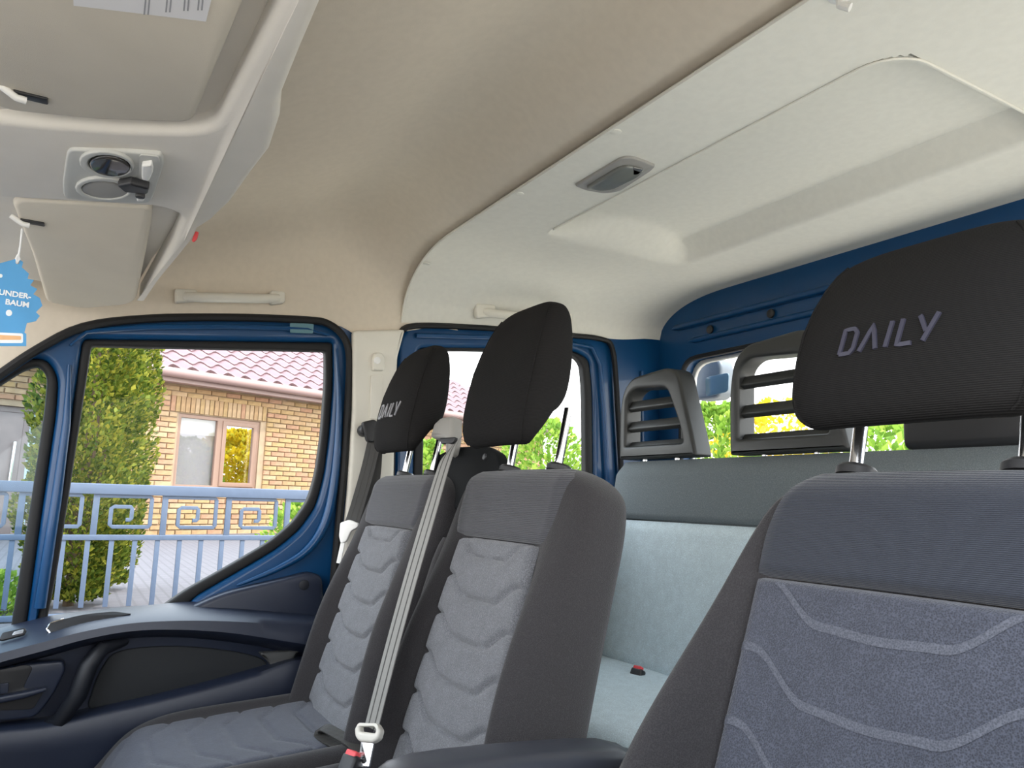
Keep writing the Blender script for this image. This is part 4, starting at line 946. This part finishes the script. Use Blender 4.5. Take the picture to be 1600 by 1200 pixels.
# roof: deck plus single tiles
al = math.radians(27); roof_o = ph.fn(0, zE+.17, ov+.06)
def RP(u, s_, h=0): return roof_o+ph.a*u+(-hn*math.cos(al)+V((0, 0, 1))*math.sin(al))*s_+(hn*math.sin(al)+V((0, 0, 1))*math.cos(al))*h
SL = 5.2
hip = lambda s_: uR+.4-s_*.80
dk = mk('roof', [RP(uL-.5, 0, -.03), RP(uR+.4, 0, -.03), RP(hip(SL), SL, -.03), RP(uL-.5, SL, -.03), RP(uL-.5, 0, -.12), RP(uR+.4, 0, -.12), RP(hip(SL), SL, -.12), RP(uL-.5, SL, -.12)],
        [(0, 1, 2, 3), (7, 6, 5, 4), (0, 4, 5, 1), (1, 5, 6, 2), (2, 6, 7, 3), (3, 7, 4, 0)], ROOFM, hs, smooth=False)
tw_, tl = .30, .36
def tile_mesh():
    v_, f_ = [], []; n = 6
    for s_, h0 in ((-.02, -.02), (-.02, .022), (tl, .0)):
        for i in range(n+1):
            a = 2*math.pi*i/n; v_.append((i*tw_/n, s_+(.035*math.cos(a) if s_ < 0 else 0), h0+.022*(1+math.cos(a))))
    for r in range(2):
        for i in range(n): a = r*(n+1)+i; f_.append((a, a+1, a+n+2, a+n+1))
    me = bpy.data.meshes.new('roof_tile'); me.from_pydata(v_, [], f_)
    for p in me.polygons: p.use_smooth = True
    me.set_sharp_from_angle(angle=math.radians(50)); me.materials.append(ROOFM); return me
TM = tile_mesh(); X_ = ph.a; Y_ = (-hn*math.cos(al)+V((0, 0, 1))*math.sin(al)); Z_ = X_.cross(Y_)
tr = Matrix((X_, Y_, Z_)).transposed().to_euler()
tiles = []
for r in range(14):
    s_ = r*tl; u = uL-.5
    while u < hip(s_)-tw_: tiles.append((u, s_)); u += tw_
uc = ph.uv(400, 600)[0]
tiles.sort(key=lambda t: abs(t[0]-uc)*.55+t[1]*.9)
for u, s_ in tiles[:300]:
    o = bpy.data.objects.new('roof_tile', TM); COL.objects.link(o); o.parent = dk; o.location = RP(u, s_, 0)-wloc(dk); o.rotation_euler = tr
vv, ff = [], []
for u, s_ in tiles[300:]:
    b = len(vv); vv += [RP(u+v.co.x, s_+v.co.y, v.co.z) for v in TM.vertices]; ff += [tuple(b+i for i in p.vertices) for p in TM.polygons]
if vv: tag(mk('tile_field', vv, ff, ROOFM, dk, fix=False), kind='stuff')
# right side wall and hip slope close the house
mk('side_wall', [ph.fn(uR, zB, -.3), ph.fn(uR, zE, -.3), ph.fn(uR, zE, -7), ph.fn(uR, zB, -7)], [(0, 1, 2, 3)], MORTAR, hs, smooth=False)
mk('hip_slope', [RP(uR+.4, 0, -.03), RP(hip(SL), SL, -.03), RP(uR+.4, 0, -.03)-hn*8], [(0, 1, 2)], ROOFM, hs, smooth=False)

# ------------------------------------------------------------------ trees and shrubs
def plant(name, base, hgt, rad, n, size, mat, label, cat, shape='column', group=None, trunk=.03):
    r = empty(name, base); tag(r, label, cat, group); b = V(base); vv, ff = [], []
    for i in range(n):
        t = random.random()**1.06; ang = random.uniform(0, 2*math.pi)
        if shape == 'column': pr_ = min(1, .62+t*2.2) if t < .2 else (1 if t < .7 else 1-.75*((t-.7)/.3)**1.6)
        else: pr_ = math.sqrt(max(.05, 1-(2*t-1)**2))
        q = rad*pr_*(1-.55*random.random()**2.4)*(1+.14*math.sin(ang*5+t*17)+.10*math.sin(ang*3-t*31))
        p = b+V((math.cos(ang)*q, math.sin(ang)*q, hgt*(.015+.975*t)))
        d = V((math.cos(ang)*.6+random.uniform(-.6, .6), math.sin(ang)*.6+random.uniform(-.6, .6), random.uniform(.1, 1.1))).normalized()
        s_ = V((random.uniform(-1, 1), random.uniform(-1, 1), random.uniform(-.5, .5))); s_ = (s_-d*s_.dot(d)).normalized()
        L = size*random.uniform(.6, 1.3); k = len(vv)
        vv += [p-s_*L*.18, p+d*L*.5-s_*L*.32, p+d*L, p+d*L*.5+s_*L*.32]; ff.append((k, k+1, k+2, k+3))
    tag(mk('foliage', vv, ff, mat, r, smooth=False, fix=False), kind='stuff')
    tk = [b, b+V((.01, .01, hgt*.3)), b+V((0, .02, hgt*.75))]
    sweep('trunk', tk, [trunk, trunk*.8, trunk*.2], BARK, r, n=7)
    for a in range(4):
        an = a*1.6+.4; sweep('branch', [b+V((0, 0, hgt*.05)), b+V((math.cos(an)*rad*.4, math.sin(an)*rad*.4, hgt*.3)), b+V((math.cos(an)*rad*.55, math.sin(an)*rad*.55, hgt*.6))], [trunk*.5, trunk*.35, trunk*.1], BARK, r, n=6)
pT = PX(-5.15)
def base_at(px, X): p = PX(X).p(px, 800); return V((X, p.y, ZG))
plant('thuja', base_at(122, -5.15), 2.5, .27, 30000, .034, THUJA, 'tall dense column shaped thuja right behind the fence', 'tree', group='garden thujas', trunk=.03)
plant('thuja', base_at(172, -5.85), 2.75, .21, 18000, .034, THUJA, 'slimmer thuja leaning on the taller one, yellow tips', 'tree', group='garden thujas', trunk=.02)
plant('garden_shrub', base_at(482, -5.6), .62, .28, 1600, .05, HEDGE, 'low light green shrub behind the fence near the house wall', 'shrub', 'ball', 'garden shrubs', .015)
plant('garden_shrub', base_at(2, -4.8), .22, .16, 700, .04, HEDGE, 'small tuft of greenery behind the fence below the quarter window', 'shrub', 'ball', 'garden shrubs', .01)
# bushes seen through the rear side door and the back window
def far(px, py, d):
    r = ray(px, py); k = d/math.hypot(r.x, r.y); return CAMLOC+r*k
def tree_at(px, ytop, d, rad, n, size, mat, label, name='bush', shape='ball', zb=-.8, group='trees behind the van'):
    p = far(px, ytop, d); plant(name, (p.x, p.y, zb), p.z-zb, rad, n, size, mat, label, 'tree', shape, group, .06)
tree_at(665, 690, 8.2, .42, 4500, .09, HEDGE, 'light green bush seen through the rear side window, next to the house')
tree_at(850, 655, 11, .8, 7000, .09, HEDGE, 'round light green bush seen beneath the middle headrest')
tree_at(1122, 632, 8.5, .5, 4500, .10, HEDGE, 'pointed green conifer seen between the rear headrests', 'conifer', 'column')
tree_at(1165, 640, 14, .8, 4500, .10, YELLOW, 'yellow bush beside the conifer behind the van')
tree_at(1225, 625, 17, 1.4, 3000, .15, YELLOW, 'yellow and brown bush seen through the louvred headrest')
tree_at(1385, 668, 11, 1.0, 3000, .14, HEDGE, 'green bush low in the back window behind the driver seat')
yw = ph.fn(ph.uv(376, 710)[0], 0, 0); dd0 = (yw-V((0, 0, 0))).normalized(); rr0 = dd0-hn*2*dd0.dot(hn)
yt = yw+rr0*15; plant('yellow_tree', (yt.x, yt.y, -.8), 3.9, 1.7, 14000, .18, YELLOW, 'yellow leaved tree mirrored in the right house window', 'tree', 'ball', 'trees behind the van', .1)
# distant house behind the bushes
fh = far(893, 700, 24); r = empty('distant_house', (fh.x, fh.y, -.8)); tag(r, 'far grey roofed house seen at the rear side window edge', 'house')
rbox('walls', (fh.x, fh.y+1, .2), (3, 3, 2.0), M('pale render', (.62, .58, .55), .9), r, bev=.02)
zt_ = 1.2; c = V((fh.x, fh.y+1, zt_))
mk('roof', [c+V(p) for p in ((-1.8, -1.8, 0), (1.8, -1.8, 0), (1.8, 1.8, 0), (-1.8, 1.8, 0), (0, -.6, 1.2), (0, .6, 1.2))], [(0, 1, 4), (1, 2, 5, 4), (2, 3, 5), (3, 0, 4, 5), (0, 3, 2, 1)], M('grey roof', (.25, .23, .24), .7), r, smooth=False)
for dx in (-.8, .8): rbox('window', (fh.x+dx, fh.y-.51, .35), (.7, .06, .9), M('dark panes', (.06, .07, .08), .2), r, bev=.01)
